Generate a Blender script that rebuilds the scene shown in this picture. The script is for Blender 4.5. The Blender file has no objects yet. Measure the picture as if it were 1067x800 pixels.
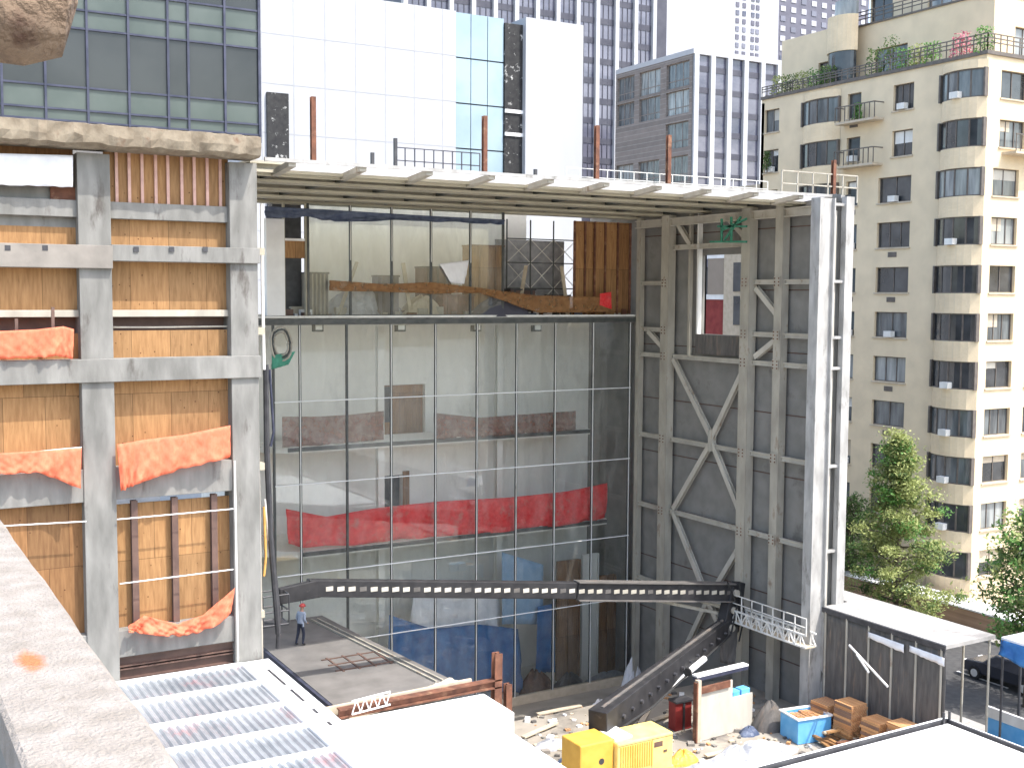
import bpy, math, random
from mathutils import Vector, Matrix
random.seed(7)
rnd = random.random
def ru(a, b): return a + (b - a) * random.random()
S = bpy.context.scene
COL = S.collection
PI = math.pi

# ------------------------------------------------------------------ camera
F_PX, YAW, PIT, ROL, CAMZ = 1214.036, 0.524791, 0.07565, 0.00565, 19.0
_cy, _sy, _cp, _sp = math.cos(YAW), math.sin(YAW), math.cos(PIT), math.sin(PIT)
FW = Vector((_sy * _cp, _cy * _cp, -_sp))
_rt = Vector((_cy, -_sy, 0)); _up = _rt.cross(FW)
RT = _rt * math.cos(ROL) + _up * math.sin(ROL)
UP = -_rt * math.sin(ROL) + _up * math.cos(ROL)
cam_d = bpy.data.cameras.new('camera'); cam = bpy.data.objects.new('camera', cam_d); COL.objects.link(cam)
cam.matrix_world = Matrix(((RT.x, UP.x, -FW.x, 0), (RT.y, UP.y, -FW.y, 0), (RT.z, UP.z, -FW.z, CAMZ), (0, 0, 0, 1)))
cam_d.sensor_width = 36; cam_d.lens = F_PX / 1067 * 36; cam_d.clip_start = .05; cam_d.clip_end = 3000
S.camera = cam

def G(px, py, ax, val):
    """point of the world plane (axis ax = val) seen at a pixel of the survey photo"""
    r = FW * F_PX + RT * (px - 533.5) - UP * (py - 400)
    t = (val - (CAMZ if ax == 2 else 0)) / r[ax]
    p = r * t; p.z += CAMZ
    return p
def GX(px, py, x): return G(px, py, 0, x)
def GY(px, py, y): return G(px, py, 1, y)
def GZ(px, py, z): return G(px, py, 2, z)

# ------------------------------------------------------------------ materials
def mat(name, c1, c2=None, scale=2.0, rough=.8, metal=0., bump=.0, stretch=(1, 1, 1), c3=None, s3=.5, t3=.55, spec=.4, bscale=None, det=6, trans=0, alpha=None):
    m = bpy.data.materials.new(name); m.use_nodes = True
    nt = m.node_tree; N = nt.nodes; L = nt.links
    b = N['Principled BSDF']
    b.inputs['Roughness'].default_value = rough; b.inputs['Metallic'].default_value = metal
    b.inputs['Specular IOR Level'].default_value = spec
    tc = N.new('ShaderNodeNewGeometry'); mp = N.new('ShaderNodeMapping'); mp.inputs['Scale'].default_value = stretch
    L.new(tc.outputs['Position'], mp.inputs['Vector'])
    c1 = tuple(c1) + (1,); c2 = tuple(c2) + (1,) if c2 else tuple(min(1, v * 1.25) for v in c1[:3]) + (1,)
    n = N.new('ShaderNodeTexNoise'); n.inputs['Scale'].default_value = scale; n.inputs['Detail'].default_value = det
    L.new(mp.outputs['Vector'], n.inputs['Vector'])
    r = N.new('ShaderNodeValToRGB'); r.color_ramp.elements[0].position = .32; r.color_ramp.elements[1].position = .68
    r.color_ramp.elements[0].color = c1; r.color_ramp.elements[1].color = c2
    L.new(n.outputs['Fac'], r.inputs['Fac']); out = r.outputs['Color']
    if c3:
        n3 = N.new('ShaderNodeTexNoise'); n3.inputs['Scale'].default_value = s3; n3.inputs['Detail'].default_value = 8; n3.inputs['Roughness'].default_value = .65
        L.new(mp.outputs['Vector'], n3.inputs['Vector'])
        r3 = N.new('ShaderNodeValToRGB'); r3.color_ramp.elements[0].position = t3; r3.color_ramp.elements[1].position = min(1, t3 + .12)
        r3.color_ramp.elements[0].color = (0, 0, 0, 1); r3.color_ramp.elements[1].color = (1, 1, 1, 1)
        L.new(n3.outputs['Fac'], r3.inputs['Fac'])
        mx = N.new('ShaderNodeMix'); mx.data_type = 'RGBA'
        L.new(r3.outputs['Color'], mx.inputs['Factor']); L.new(out, mx.inputs[6]); mx.inputs[7].default_value = tuple(c3) + (1,)
        out = mx.outputs[2]
    L.new(out, b.inputs['Base Color'])
    if bump:
        nb = N.new('ShaderNodeTexNoise'); nb.inputs['Scale'].default_value = bscale or scale * 3; nb.inputs['Detail'].default_value = 6
        L.new(mp.outputs['Vector'], nb.inputs['Vector'])
        bp = N.new('ShaderNodeBump'); bp.inputs['Strength'].default_value = bump; bp.inputs['Distance'].default_value = .03
        L.new(nb.outputs['Fac'], bp.inputs['Height']); L.new(bp.outputs['Normal'], b.inputs['Normal'])
    if trans or alpha is not None:
        o = N['Material Output']; sh = b.outputs['BSDF']
        if trans:
            t = N.new('ShaderNodeBsdfTranslucent'); L.new(out, t.inputs['Color'])
            ms = N.new('ShaderNodeMixShader'); ms.inputs[0].default_value = trans; L.new(sh, ms.inputs[1]); L.new(t.outputs[0], ms.inputs[2]); sh = ms.outputs[0]
        if alpha is not None:
            tr = N.new('ShaderNodeBsdfTransparent'); ms = N.new('ShaderNodeMixShader')
            na = N.new('ShaderNodeTexNoise'); na.inputs['Scale'].default_value = 3; L.new(tc.outputs['Position'], na.inputs['Vector'])
            mr = N.new('ShaderNodeMapRange'); mr.inputs[1].default_value = .3; mr.inputs[2].default_value = .7; mr.inputs[3].default_value = alpha[0]; mr.inputs[4].default_value = alpha[1]
            L.new(na.outputs['Fac'], mr.inputs[0]); L.new(mr.outputs[0], ms.inputs[0]); L.new(tr.outputs[0], ms.inputs[1]); L.new(sh, ms.inputs[2]); sh = ms.outputs[0]
        L.new(sh, o.inputs['Surface'])
    return m

def brickmat(name, c1, c2, mortar, scale=4, bw=.5, bh=.25, msize=.02, rough=.85, rot=(PI / 2, 0, 0), off=.5):
    m = bpy.data.materials.new(name); m.use_nodes = True
    nt = m.node_tree; N = nt.nodes; L = nt.links; b = N['Principled BSDF']; b.inputs['Roughness'].default_value = rough
    tc = N.new('ShaderNodeNewGeometry'); mp = N.new('ShaderNodeMapping'); mp.inputs['Rotation'].default_value = rot
    L.new(tc.outputs['Position'], mp.inputs['Vector'])
    k = N.new('ShaderNodeTexBrick'); k.offset = off
    k.inputs['Scale'].default_value = scale; k.inputs['Brick Width'].default_value = bw; k.inputs['Row Height'].default_value = bh; k.inputs['Mortar Size'].default_value = msize
    k.inputs['Color1'].default_value = tuple(c1) + (1,); k.inputs['Color2'].default_value = tuple(c2) + (1,); k.inputs['Mortar'].default_value = tuple(mortar) + (1,)
    L.new(mp.outputs['Vector'], k.inputs['Vector'])
    n = N.new('ShaderNodeTexNoise'); n.inputs['Scale'].default_value = .8; n.inputs['Detail'].default_value = 8; L.new(tc.outputs['Position'], n.inputs['Vector'])
    mr = N.new('ShaderNodeMapRange'); mr.inputs[1].default_value = .3; mr.inputs[2].default_value = .7; mr.inputs[3].default_value = .9; mr.inputs[4].default_value = 1.06
    L.new(n.outputs['Fac'], mr.inputs[0])
    mx = N.new('ShaderNodeVectorMath'); mx.operation = 'SCALE'; L.new(k.outputs['Color'], mx.inputs[0]); L.new(mr.outputs[0], mx.inputs['Scale'])
    L.new(mx.outputs[0], b.inputs['Base Color'])
    bp = N.new('ShaderNodeBump'); bp.inputs['Strength'].default_value = .3; bp.inputs['Distance'].default_value = .01; bp.invert = True
    L.new(k.outputs['Fac'], bp.inputs['Height']); L.new(bp.outputs['Normal'], b.inputs['Normal'])
    return m

def glassmat(name, tint=(.97, .98, .965), base=.04, dust=.08, wave=.0):
    m = bpy.data.materials.new(name); m.use_nodes = True
    nt = m.node_tree; N = nt.nodes; L = nt.links; N.remove(N['Principled BSDF']); o = N['Material Output']
    tr = N.new('ShaderNodeBsdfTransparent'); tr.inputs[0].default_value = tuple(tint) + (1,)
    gl = N.new('ShaderNodeBsdfGlossy'); gl.inputs['Roughness'].default_value = .02; gl.inputs['Color'].default_value = (.9, .95, .92, 1)
    fr = N.new('ShaderNodeFresnel'); fr.inputs[0].default_value = 1.5
    ad = N.new('ShaderNodeMath'); ad.operation = 'ADD'; ad.inputs[1].default_value = base; ad.use_clamp = True; L.new(fr.outputs[0], ad.inputs[0])
    ms = N.new('ShaderNodeMixShader'); L.new(ad.outputs[0], ms.inputs[0]); L.new(tr.outputs[0], ms.inputs[1]); L.new(gl.outputs[0], ms.inputs[2])
    tc = N.new('ShaderNodeNewGeometry'); mp = N.new('ShaderNodeMapping'); mp.inputs['Scale'].default_value = (1.4, 1, .45); L.new(tc.outputs['Position'], mp.inputs['Vector'])
    n = N.new('ShaderNodeTexNoise'); n.inputs['Scale'].default_value = 1.1; n.inputs['Detail'].default_value = 9; n.inputs['Distortion'].default_value = .5; L.new(mp.outputs[0], n.inputs['Vector'])
    mr = N.new('ShaderNodeMapRange'); mr.inputs[1].default_value = .35; mr.inputs[2].default_value = .75; mr.inputs[3].default_value = dust * .2; mr.inputs[4].default_value = dust * 1.8; L.new(n.outputs['Fac'], mr.inputs[0])  # film carries some dust plus painted-in milky haze and broken reflections
    df = N.new('ShaderNodeBsdfDiffuse'); df.inputs[0].default_value = (.74, .73, .67, 1)
    m2 = N.new('ShaderNodeMixShader'); L.new(mr.outputs[0], m2.inputs[0]); L.new(ms.outputs[0], m2.inputs[1]); L.new(df.outputs[0], m2.inputs[2])
    if wave:
        nb = N.new('ShaderNodeTexNoise'); nb.inputs['Scale'].default_value = .6; L.new(tc.outputs['Position'], nb.inputs['Vector'])
        bp = N.new('ShaderNodeBump'); bp.inputs['Strength'].default_value = wave; bp.inputs['Distance'].default_value = .05; L.new(nb.outputs['Fac'], bp.inputs['Height']); L.new(bp.outputs[0], gl.inputs['Normal'])
    L.new(m2.outputs[0], o.inputs['Surface'])
    return m

def plymat(name, c1, c2, c3):
    """plywood: long grain, panel joints, knots"""
    m = mat(name, c1, c2, scale=2.2, stretch=(6, 1, .7), rough=.75, c3=c3, s3=1.6, t3=.6, bump=.15)
    nt = m.node_tree; N = nt.nodes; L = nt.links; b = N['Principled BSDF']
    src = b.inputs['Base Color'].links[0].from_socket
    tc = N.new('ShaderNodeTexCoord'); mp = N.new('ShaderNodeMapping'); mp.inputs['Rotation'].default_value = (PI / 2, 0, 0); L.new(tc.outputs['Object'], mp.inputs['Vector'])
    k = N.new('ShaderNodeTexBrick'); k.offset = .5; k.inputs['Scale'].default_value = 1; k.inputs['Brick Width'].default_value = 1.22; k.inputs['Row Height'].default_value = 2.44; k.inputs['Mortar Size'].default_value = .008
    k.inputs['Color1'].default_value = (.82, .82, .82, 1); k.inputs['Color2'].default_value = (1.1, 1.05, 1, 1); k.inputs['Mortar'].default_value = (.35, .3, .25, 1)
    L.new(mp.outputs[0], k.inputs['Vector'])
    mx = N.new('ShaderNodeMix'); mx.data_type = 'RGBA'; mx.blend_type = 'MULTIPLY'; mx.inputs['Factor'].default_value = 1
    L.new(src, mx.inputs[6]); L.new(k.outputs['Color'], mx.inputs[7]); L.new(mx.outputs[2], b.inputs['Base Color'])
    v = N.new('ShaderNodeTexVoronoi'); v.inputs['Scale'].default_value = 3.1; L.new(tc.outputs['Object'], v.inputs['Vector'])
    r = N.new('ShaderNodeValToRGB'); r.color_ramp.elements[0].position = .035; r.color_ramp.elements[1].position = .1; r.color_ramp.elements[0].color = (.25, .13, .06, 1); r.color_ramp.elements[1].color = (1, 1, 1, 1)
    L.new(v.outputs['Distance'], r.inputs[0])
    m2 = N.new('ShaderNodeMix'); m2.data_type = 'RGBA'; m2.blend_type = 'MULTIPLY'; m2.inputs['Factor'].default_value = 1
    L.new(mx.outputs[2], m2.inputs[6]); L.new(r.outputs[0], m2.inputs[7]); L.new(m2.outputs[2], b.inputs['Base Color'])
    return m

MT = dict(
    conc=mat('weathered_concrete', (.15, .148, .136), (.255, .25, .232), 1.4, .9, bump=.3, stretch=(1.6, 1.6, .45), c3=(.10, .09, .08), s3=1.1, t3=.58),
    conc_pink=mat('stained_concrete', (.19, .175, .155), (.28, .255, .225), 1.2, .9, bump=.3, c3=(.22, .13, .09), s3=.5, t3=.62),
    ledge=mat('broken_ledge_concrete', (.15, .12, .085), (.27, .23, .17), 2.2, .95, bump=.8, c3=(.14, .08, .05), s3=1.1, t3=.57),
    intc=mat('interior_concrete', (.76, .75, .69), (.86, .85, .79), .7, .9, bump=.1, stretch=(1, 1, .5), c3=(.62, .61, .56), s3=.35, t3=.57),
    ply=plymat('plywood_board', (.27, .145, .058), (.385, .22, .095), (.2, .1, .04)),
    ply2=plymat('brown_plywood', (.2, .1, .04), (.29, .155, .065), (.15, .075, .03)),
    stud=mat('pink_wood_stud', (.5, .3, .25), (.62, .4, .33), 4, .8),
    rust=mat('rusty_steel', (.10, .045, .03), (.2, .085, .05), 3, .85, bump=.3, c3=(.27, .15, .09), s3=2),
    dbrown=mat('dark_primed_steel', (.09, .055, .045), (.15, .09, .07), 2, .6),
    steel=mat('dusty_grey_steel', (.32, .295, .245), (.45, .42, .35), 1.6, .7, bump=.1, stretch=(1, 1, .4), c3=(.22, .15, .1), s3=1.6, t3=.6),
    wsteel=mat('white_primed_steel', (.62, .61, .57), (.78, .77, .73), 1.6, .6, stretch=(1, 1, .4), c3=(.4, .37, .32), s3=1.2, t3=.6),
    cream=mat('cream_steel_beam', (.34, .31, .235), (.46, .43, .33), 1.4, .7, stretch=(.3, 1, 1), c3=(.3, .26, .19), s3=1.2, t3=.6),
    panel=mat('dark_grey_board', (.205, .2, .185), (.265, .257, .24), 1.2, .85, c3=(.16, .15, .135), s3=.6, t3=.58),
    deck=mat('roof_deck_grey', (.07, .065, .06), (.12, .11, .1), 2, .9),
    lsteel=mat('light_dusty_steel', (.44, .41, .35), (.56, .53, .46), 1.6, .7, stretch=(1, 1, .4), c3=(.28, .19, .12), s3=1.8, t3=.6),
    gslab=mat('grey_terrace_slab', (.125, .118, .11), (.175, .165, .155), 1.1, .9, c3=(.13, .125, .12), s3=.5, t3=.55),
    ewhite=mat('chalky_white_steel', (.28, .275, .26), (.46, .45, .43), 2.2, .7, stretch=(1, 1, .35), c3=(.17, .165, .15), s3=1.5, t3=.57),
    joint=mat('grey_joint', (.33, .34, .36), (.37, .38, .4), 2, .8),
    deckf=mat('dusty_translucent_deck', (.52, .50, .45), (.66, .64, .58), 1.2, .7, trans=.55, c3=(.3, .27, .22), s3=.8, t3=.6),  # deck made translucent on purpose to brighten the hall below
    translucent=mat('white_fibre_panel', (.8, .8, .8), (.9, .9, .9), 2, .5, trans=.6),
    white=mat('white_membrane', (.74, .74, .73), (.86, .86, .85), .8, .6, c3=(.55, .53, .5), s3=.7, t3=.64, bump=.05),
    wpaint=mat('white_paint', (.75, .75, .74), (.85, .85, .84), 1.5, .5),
    stone=mat('white_stone_cladding', (.40, .41, .43), (.455, .465, .48), .3, .6, stretch=(1, 1, .2), c3=(.41, .42, .45), s3=.15),
    dark=mat('dark_metal', (.03, .03, .035), (.06, .06, .065), 3, .5, spec=.5),
    dmull=mat('dark_mullion_metal', (.05, .055, .055), (.09, .095, .09), 3, .45),
    blu=mat('blue_black_trim', (.03, .035, .06), (.06, .065, .1), 3, .4),
    orange=mat('orange_netting', (.86, .25, .13), (.95, .33, .19), 9, .7, trans=.45, bump=.5, bscale=5, stretch=(1, 1, .6), c3=(.95, .36, .2), s3=3, alpha=(.86, 1)),
    red=mat('red_netting', (.9, .05, .06), (.98, .12, .12), 5, .7, trans=.35, bump=.6, bscale=4, alpha=(.8, 1.0), c3=(.8, .25, .22), s3=1.4),
    brownnet=mat('faded_brown_netting', (.25, .1, .07), (.34, .16, .11), 5, .8, trans=.3, alpha=(.45, .75)),
    rustnet=mat('faded_orange_netting', (.3, .15, .06), (.42, .23, .1), 4, .8, trans=.3, alpha=(.5, .9)),
    tarpw=mat('white_tarp', (.72, .72, .74), (.86, .86, .88), 2, .6, bump=.6, bscale=2.5),
    tarpb=mat('blue_tarp', (.03, .13, .36), (.06, .22, .5), 2, .5, bump=.8, bscale=3),
    tarpn=mat('navy_blue_tarp', (.05, .07, .13), (.12, .15, .22), 3, .5, bump=.8, bscale=3),
    lblue=mat('light_blue_plastic', (.10, .38, .72), (.18, .48, .8), 2, .45),
    pblue=mat('pale_blue_board', (.25, .42, .62), (.35, .52, .7), 2, .6),
    officespan=mat('grey_green_spandrel', (.06, .08, .07), (.09, .112, .1), .8, .3, spec=.5),
    officewin=mat('smoked_window_glass', (.028, .032, .032), (.045, .05, .049), .5, .15, spec=.45),
    aptw=brickmat('tan_brick', (.72, .58, .38), (.76, .62, .42), (.7, .58, .4), 5, .5, .2, .012, rot=(PI / 2, 0, PI / 2)),
    aptw2=brickmat('tan_brick_front', (.72, .58, .38), (.76, .62, .42), (.7, .58, .4), 5, .5, .2, .012),
    sill=mat('tan_stone_sill', (.45, .38, .28), (.55, .47, .36), 3, .8),
    wg1=mat('dark_window_glass', (.02, .024, .028), (.06, .065, .07), .9, .08, spec=.8),
    wg2=mat('window_glass_with_blind', (.14, .155, .16), (.38, .40, .39), 1.1, .15, spec=.7, stretch=(2, 2, .3)),
    wg3=mat('window_glass_with_curtain', (.035, .04, .045), (.17, .19, .195), .8, .12, spec=.8, stretch=(3, 3, .5)),
    wframe=mat('brown_window_frame', (.1, .085, .075), (.15, .13, .11), 3, .5),
    brownbrick=brickmat('grey_brown_brick', (.19, .165, .15), (.25, .215, .195), (.3, .28, .26), .6, .5, .6, .03, rot=(PI / 2, 0, PI / 2)),
    tglass=mat('tower_blue_glass', (.09, .09, .12), (.19, .19, .24), .05, .15, spec=.8, stretch=(1, 1, 2), c3=(.04, .045, .08), s3=.03, t3=.5),
    tspan=mat('tower_dark_spandrel', (.05, .05, .07), (.08, .08, .1), .4, .4),
    pale=mat('pale_tower_wall', (.40, .41, .45), (.45, .46, .49), .1, .7),
    darktower=mat('dark_tower_wall', (.10, .10, .13), (.14, .14, .18), .2, .5),
    perf=mat('perforated_black_screen', (.01, .01, .012), (.03, .03, .03), 3, .6, c3=(.6, .6, .58), s3=2.2, t3=.6),
    paleglass=mat('pale_blue_glass_wall', (.22, .31, .37), (.30, .40, .46), .3, .15, spec=.8),
    ground=mat('dusty_construction_ground', (.24, .215, .18), (.35, .32, .275), .5, .95, bump=.6, bscale=3, c3=(.13, .12, .11), s3=.35, t3=.55),
    asphalt=mat('asphalt', (.045, .045, .047), (.07, .07, .07), 3, .9, bump=.2),
    pave=mat('pavement_concrete', (.27, .26, .245), (.36, .345, .325), 1.2, .9, c3=(.2, .19, .18), s3=.6),
    yellow=mat('yellow_machine_paint', (.74, .55, .16), (.82, .64, .24), 2, .4, c3=(.4, .28, .1), s3=2, t3=.66),
    yellowd=mat('orange_machine_paint', (.6, .33, .05), (.7, .42, .08), 2, .45, c3=(.25, .15, .07), s3=2, t3=.62),
    boomb=mat('charcoal_boom_paint', (.014, .014, .016), (.032, .031, .033), 2, .55, c3=(.07, .067, .062), s3=2.2, t3=.62),
    rubber=mat('black_rubber', (.02, .02, .02), (.035, .035, .035), 5, .8),
    hose=mat('orange_hose', (.6, .3, .08), (.7, .4, .12), 5, .6),
    green=mat('green_mesh', (.04, .2, .13), (.07, .3, .2), 5, .7),
    maroon=mat('maroon_board', (.2, .02, .02), (.28, .04, .035), 2, .6),
    skin=mat('skin', (.42, .25, .18), (.46, .28, .2), 5, .6),
    shirt=mat('grey_blue_shirt', (.28, .33, .42), (.36, .41, .5), 20, .9),
    trousers=mat('dark_trousers', (.02, .025, .045), (.04, .045, .07), 20, .9),
    hat=mat('red_hard_hat', (.45, .05, .05), (.5, .08, .07), 5, .35),
    trunk=mat('tree_bark', (.09, .07, .05), (.16, .13, .1), 8, .95, bump=.5),
    leafa=mat('olive_leaf', (.26, .30, .10), (.38, .42, .16), 3, .6, trans=.35),
    leafb=mat('dark_leaf', (.07, .125, .035), (.13, .2, .06), 3, .6, trans=.3),
    leafc=mat('fresh_leaf', (.09, .22, .05), (.16, .32, .08), 3, .6, trans=.3),
    pink=mat('pink_blossom', (.5, .14, .2), (.6, .2, .25), 3, .7),
    brickpile=brickmat('orange_brick', (.55, .25, .09), (.68, .38, .17), (.25, .15, .1), 4, .5, .25, .03, rot=(PI / 2, 0, PI / 2)),
    brownwall=brickmat('brown_brick', (.32, .2, .13), (.42, .27, .18), (.3, .25, .2), 4, .5, .25, .02, rot=(PI / 2, 0, PI / 2)),
    mesh=mat('grey_screen_fabric', (.085, .08, .075), (.14, .13, .12), 2, .85, stretch=(1, 3, .5), c3=(.19, .15, .12), s3=.9, t3=.56, bump=.4),
    gtarp=mat('grey_tarp', (.25, .26, .28), (.42, .43, .46), 2.5, .6, bump=1, bscale=2.5),
    grate=mat('corrugated_plastic', (.17, .19, .21), (.28, .30, .32), 1.3, .3, c3=(.34, .19, .2), s3=.5, t3=.57, spec=.6),
    curtglass=glassmat('large_pane_glass'),
    upglass=glassmat('dusty_hazed_glass', (.9, .94, .93), .05, .12),
    carp=mat('dark_car_paint', (.03, .035, .05), (.04, .045, .06), 1, .25, spec=.7),
)
# orange spray mark and grit on the parapet cap
def spray(m, pos, rad, color):
    nt = m.node_tree; N = nt.nodes; L = nt.links; b = N['Principled BSDF']; src = b.inputs['Base Color'].links[0].from_socket
    tc = N.new('ShaderNodeTexCoord'); mp = N.new('ShaderNodeMapping'); mp.inputs['Location'].default_value = (-pos[0] / rad[0], -pos[1] / rad[1], 0); mp.inputs['Scale'].default_value = (1 / rad[0], 1 / rad[1], 0)
    L.new(tc.outputs['Object'], mp.inputs[0])
    ln = N.new('ShaderNodeVectorMath'); ln.operation = 'LENGTH'; L.new(mp.outputs[0], ln.inputs[0])
    n = N.new('ShaderNodeTexNoise'); n.inputs['Scale'].default_value = 40; L.new(tc.outputs['Object'], n.inputs['Vector'])
    a = N.new('ShaderNodeMath'); a.operation = 'MULTIPLY_ADD'; a.inputs[1].default_value = .9; L.new(n.outputs['Fac'], a.inputs[0]); L.new(ln.outputs['Value'], a.inputs[2])
    r = N.new('ShaderNodeMapRange'); r.inputs[1].default_value = .9; r.inputs[2].default_value = 1.55; r.inputs[3].default_value = .9; r.inputs[4].default_value = 0; L.new(a.outputs[0], r.inputs[0])
    mx = N.new('ShaderNodeMix'); mx.data_type = 'RGBA'; L.new(r.outputs[0], mx.inputs['Factor']); L.new(src, mx.inputs[6]); mx.inputs[7].default_value = color + (1,)
    L.new(mx.outputs[2], b.inputs['Base Color'])

# ------------------------------------------------------------------ mesh building
ORG = {}
class Fr:
    """frame of a flat face: u along, d outward, z up"""
    def __init__(s, O, U, N): s.O = Vector(O); s.U = Vector(U).normalized(); s.N = Vector(N).normalized()
    def p(s, u, d, z): return s.O + s.U * u + s.N * d + Vector((0, 0, z))
WF = Fr((0, 0, 0), (1, 0, 0), (0, 1, 0))
class MB:
    def __init__(s): s.v = []; s.f = []; s.mi = []; s.m = []
    def _m(s, m):
        if m not in s.m: s.m.append(m)
        return s.m.index(m)
    def add(s, vs, fs, m=None):
        o = len(s.v); s.v += [Vector(v) for v in vs]; i = s._m(m)
        for f in fs: s.f.append([o + k for k in f]); s.mi.append(i)
        return s
    def quad(s, a, b, c, d, m=None): return s.add([a, b, c, d], [(0, 1, 2, 3)], m)
    def box(s, x0, x1, y0, y1, z0, z1, m=None, F=WF):
        vs = [F.p(a, b, c) for c in (z0, z1) for a, b in ((x0, y0), (x1, y0), (x1, y1), (x0, y1))]
        return s.add(vs, [(3, 2, 1, 0), (4, 5, 6, 7), (0, 1, 5, 4), (1, 2, 6, 5), (2, 3, 7, 6), (3, 0, 4, 7)], m)
    def beam(s, p, q, w, h=None, m=None, up=(0, 0, 1)):
        p, q = Vector(p), Vector(q); h = h or w; d = (q - p).normalized(); up = Vector(up)
        if abs(d.dot(up)) > .95: up = Vector((0, 1, 0))
        r = d.cross(up).normalized() * w / 2; t = r.cross(d).normalized() * h / 2
        vs = [e + a * r + b * t for e in (p, q) for a, b in ((-1, -1), (1, -1), (1, 1), (-1, 1))]
        return s.add(vs, [(3, 2, 1, 0), (4, 5, 6, 7), (0, 1, 5, 4), (1, 2, 6, 5), (2, 3, 7, 6), (3, 0, 4, 7)], m)
    def hbeam(s, p, q, w, h, t=.03, m=None, up=(0, 0, 1)):
        """rolled I section: two flanges and a web"""
        p, q = Vector(p), Vector(q); d = (q - p).normalized(); up = Vector(up)
        if abs(d.dot(up)) > .95: up = Vector((0, 1, 0))
        r = d.cross(up).normalized(); k = r.cross(d).normalized()
        s.beam(p + k * (h / 2 - t / 2), q + k * (h / 2 - t / 2), w, t, m, up); s.beam(p - k * (h / 2 - t / 2), q - k * (h / 2 - t / 2), w, t, m, up)
        return s.beam(p, q, t, h - 2 * t, m, up)
    def tube(s, pts, r, n=8, m=None, r2=None):
        pts = [Vector(p) for p in pts]; rings = []; L = len(pts)
        for i, p in enumerate(pts):
            d = (pts[min(i + 1, L - 1)] - pts[max(i - 1, 0)]).normalized(); a = Vector((0, 0, 1)) if abs(d.z) < .9 else Vector((1, 0, 0))
            e = d.cross(a).normalized(); g = d.cross(e); rr = r if r2 is None else r + (r2 - r) * i / (L - 1)
            rings.append([p + (e * math.cos(2 * PI * k / n) + g * math.sin(2 * PI * k / n)) * rr for k in range(n)])
        vs = [v for R_ in rings for v in R_]; fs = []
        for i in range(L - 1):
            for k in range(n): fs.append((i * n + k, i * n + (k + 1) % n, (i + 1) * n + (k + 1) % n, (i + 1) * n + k))
        fs.append(tuple(range(n))[::-1]); fs.append(tuple((L - 1) * n + k for k in range(n)))
        return s.add(vs, fs, m)
    def prism(s, poly, z0, z1, m=None):
        n = len(poly); vs = [(x, y, z0) for x, y in poly] + [(x, y, z1) for x, y in poly]
        return s.add(vs, [tuple(range(n))[::-1], tuple(range(n, 2 * n))] + [(i, (i + 1) % n, n + (i + 1) % n, n + i) for i in range(n)], m)
    def wall(s, F, u0, u1, z0, z1, holes, depth=.3, m=None):
        """face with real openings and reveals; holes = (u0,u1,z0,z1)"""
        us = sorted({u0, u1} | {min(max(x, u0), u1) for h in holes for x in h[:2]}); zs = sorted({z0, z1} | {min(max(x, z0), z1) for h in holes for x in h[2:4]})
        for i in range(len(us) - 1):
            for j in range(len(zs) - 1):
                a, b, c, d = us[i], us[i + 1], zs[j], zs[j + 1]
                if b - a < 1e-5 or d - c < 1e-5: continue
                mu, mz = (a + b) / 2, (c + d) / 2
                if any(h[0] < mu < h[1] and h[2] < mz < h[3] for h in holes): continue
                s.quad(F.p(a, 0, c), F.p(b, 0, c), F.p(b, 0, d), F.p(a, 0, d), m)
        for a, b, c, d in holes:
            for (p, q) in (((a, c), (b, c)), ((b, c), (b, d)), ((b, d), (a, d)), ((a, d), (a, c))):
                s.quad(F.p(p[0], 0, p[1]), F.p(q[0], 0, q[1]), F.p(q[0], -depth, q[1]), F.p(p[0], -depth, p[1]), m)
        return s
    def build(s, name, m=None, parent=None, bevel=0, smooth=False):
        lo = Vector([min(v[i] for v in s.v) for i in range(3)]); hi = Vector([max(v[i] for v in s.v) for i in range(3)])
        o = Vector(((lo.x + hi.x) / 2, (lo.y + hi.y) / 2, lo.z))
        me = bpy.data.meshes.new(name); me.from_pydata([v - o for v in s.v], [], s.f)
        for k in s.m: me.materials.append(MT[k] if k else MT[m])
        me.polygons.foreach_set('material_index', s.mi)
        if smooth: me.polygons.foreach_set('use_smooth', [True] * len(me.polygons))
        me.update()
        ob = bpy.data.objects.new(name, me); COL.objects.link(ob); ORG[ob] = o
        if parent: ob.parent = parent; ob.location = o - ORG[parent]
        else: ob.location = o
        if bevel:
            b = ob.modifiers.new('bevel', 'BEVEL'); b.width = bevel; b.segments = 2; b.limit_method = 'ANGLE'
        return ob
def tag(o, label=None, cat=None, group=None, kind=None):
    for k, v in (('label', label), ('category', cat), ('group', group), ('kind', kind)):
        if v: o[k] = v
    return o
def thing(name, loc, label, cat, group=None):
    o = bpy.data.objects.new(name, None); COL.objects.link(o); o.location = loc; o.empty_display_size = .3; ORG[o] = Vector(loc)
    return tag(o, label, cat, group)

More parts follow.
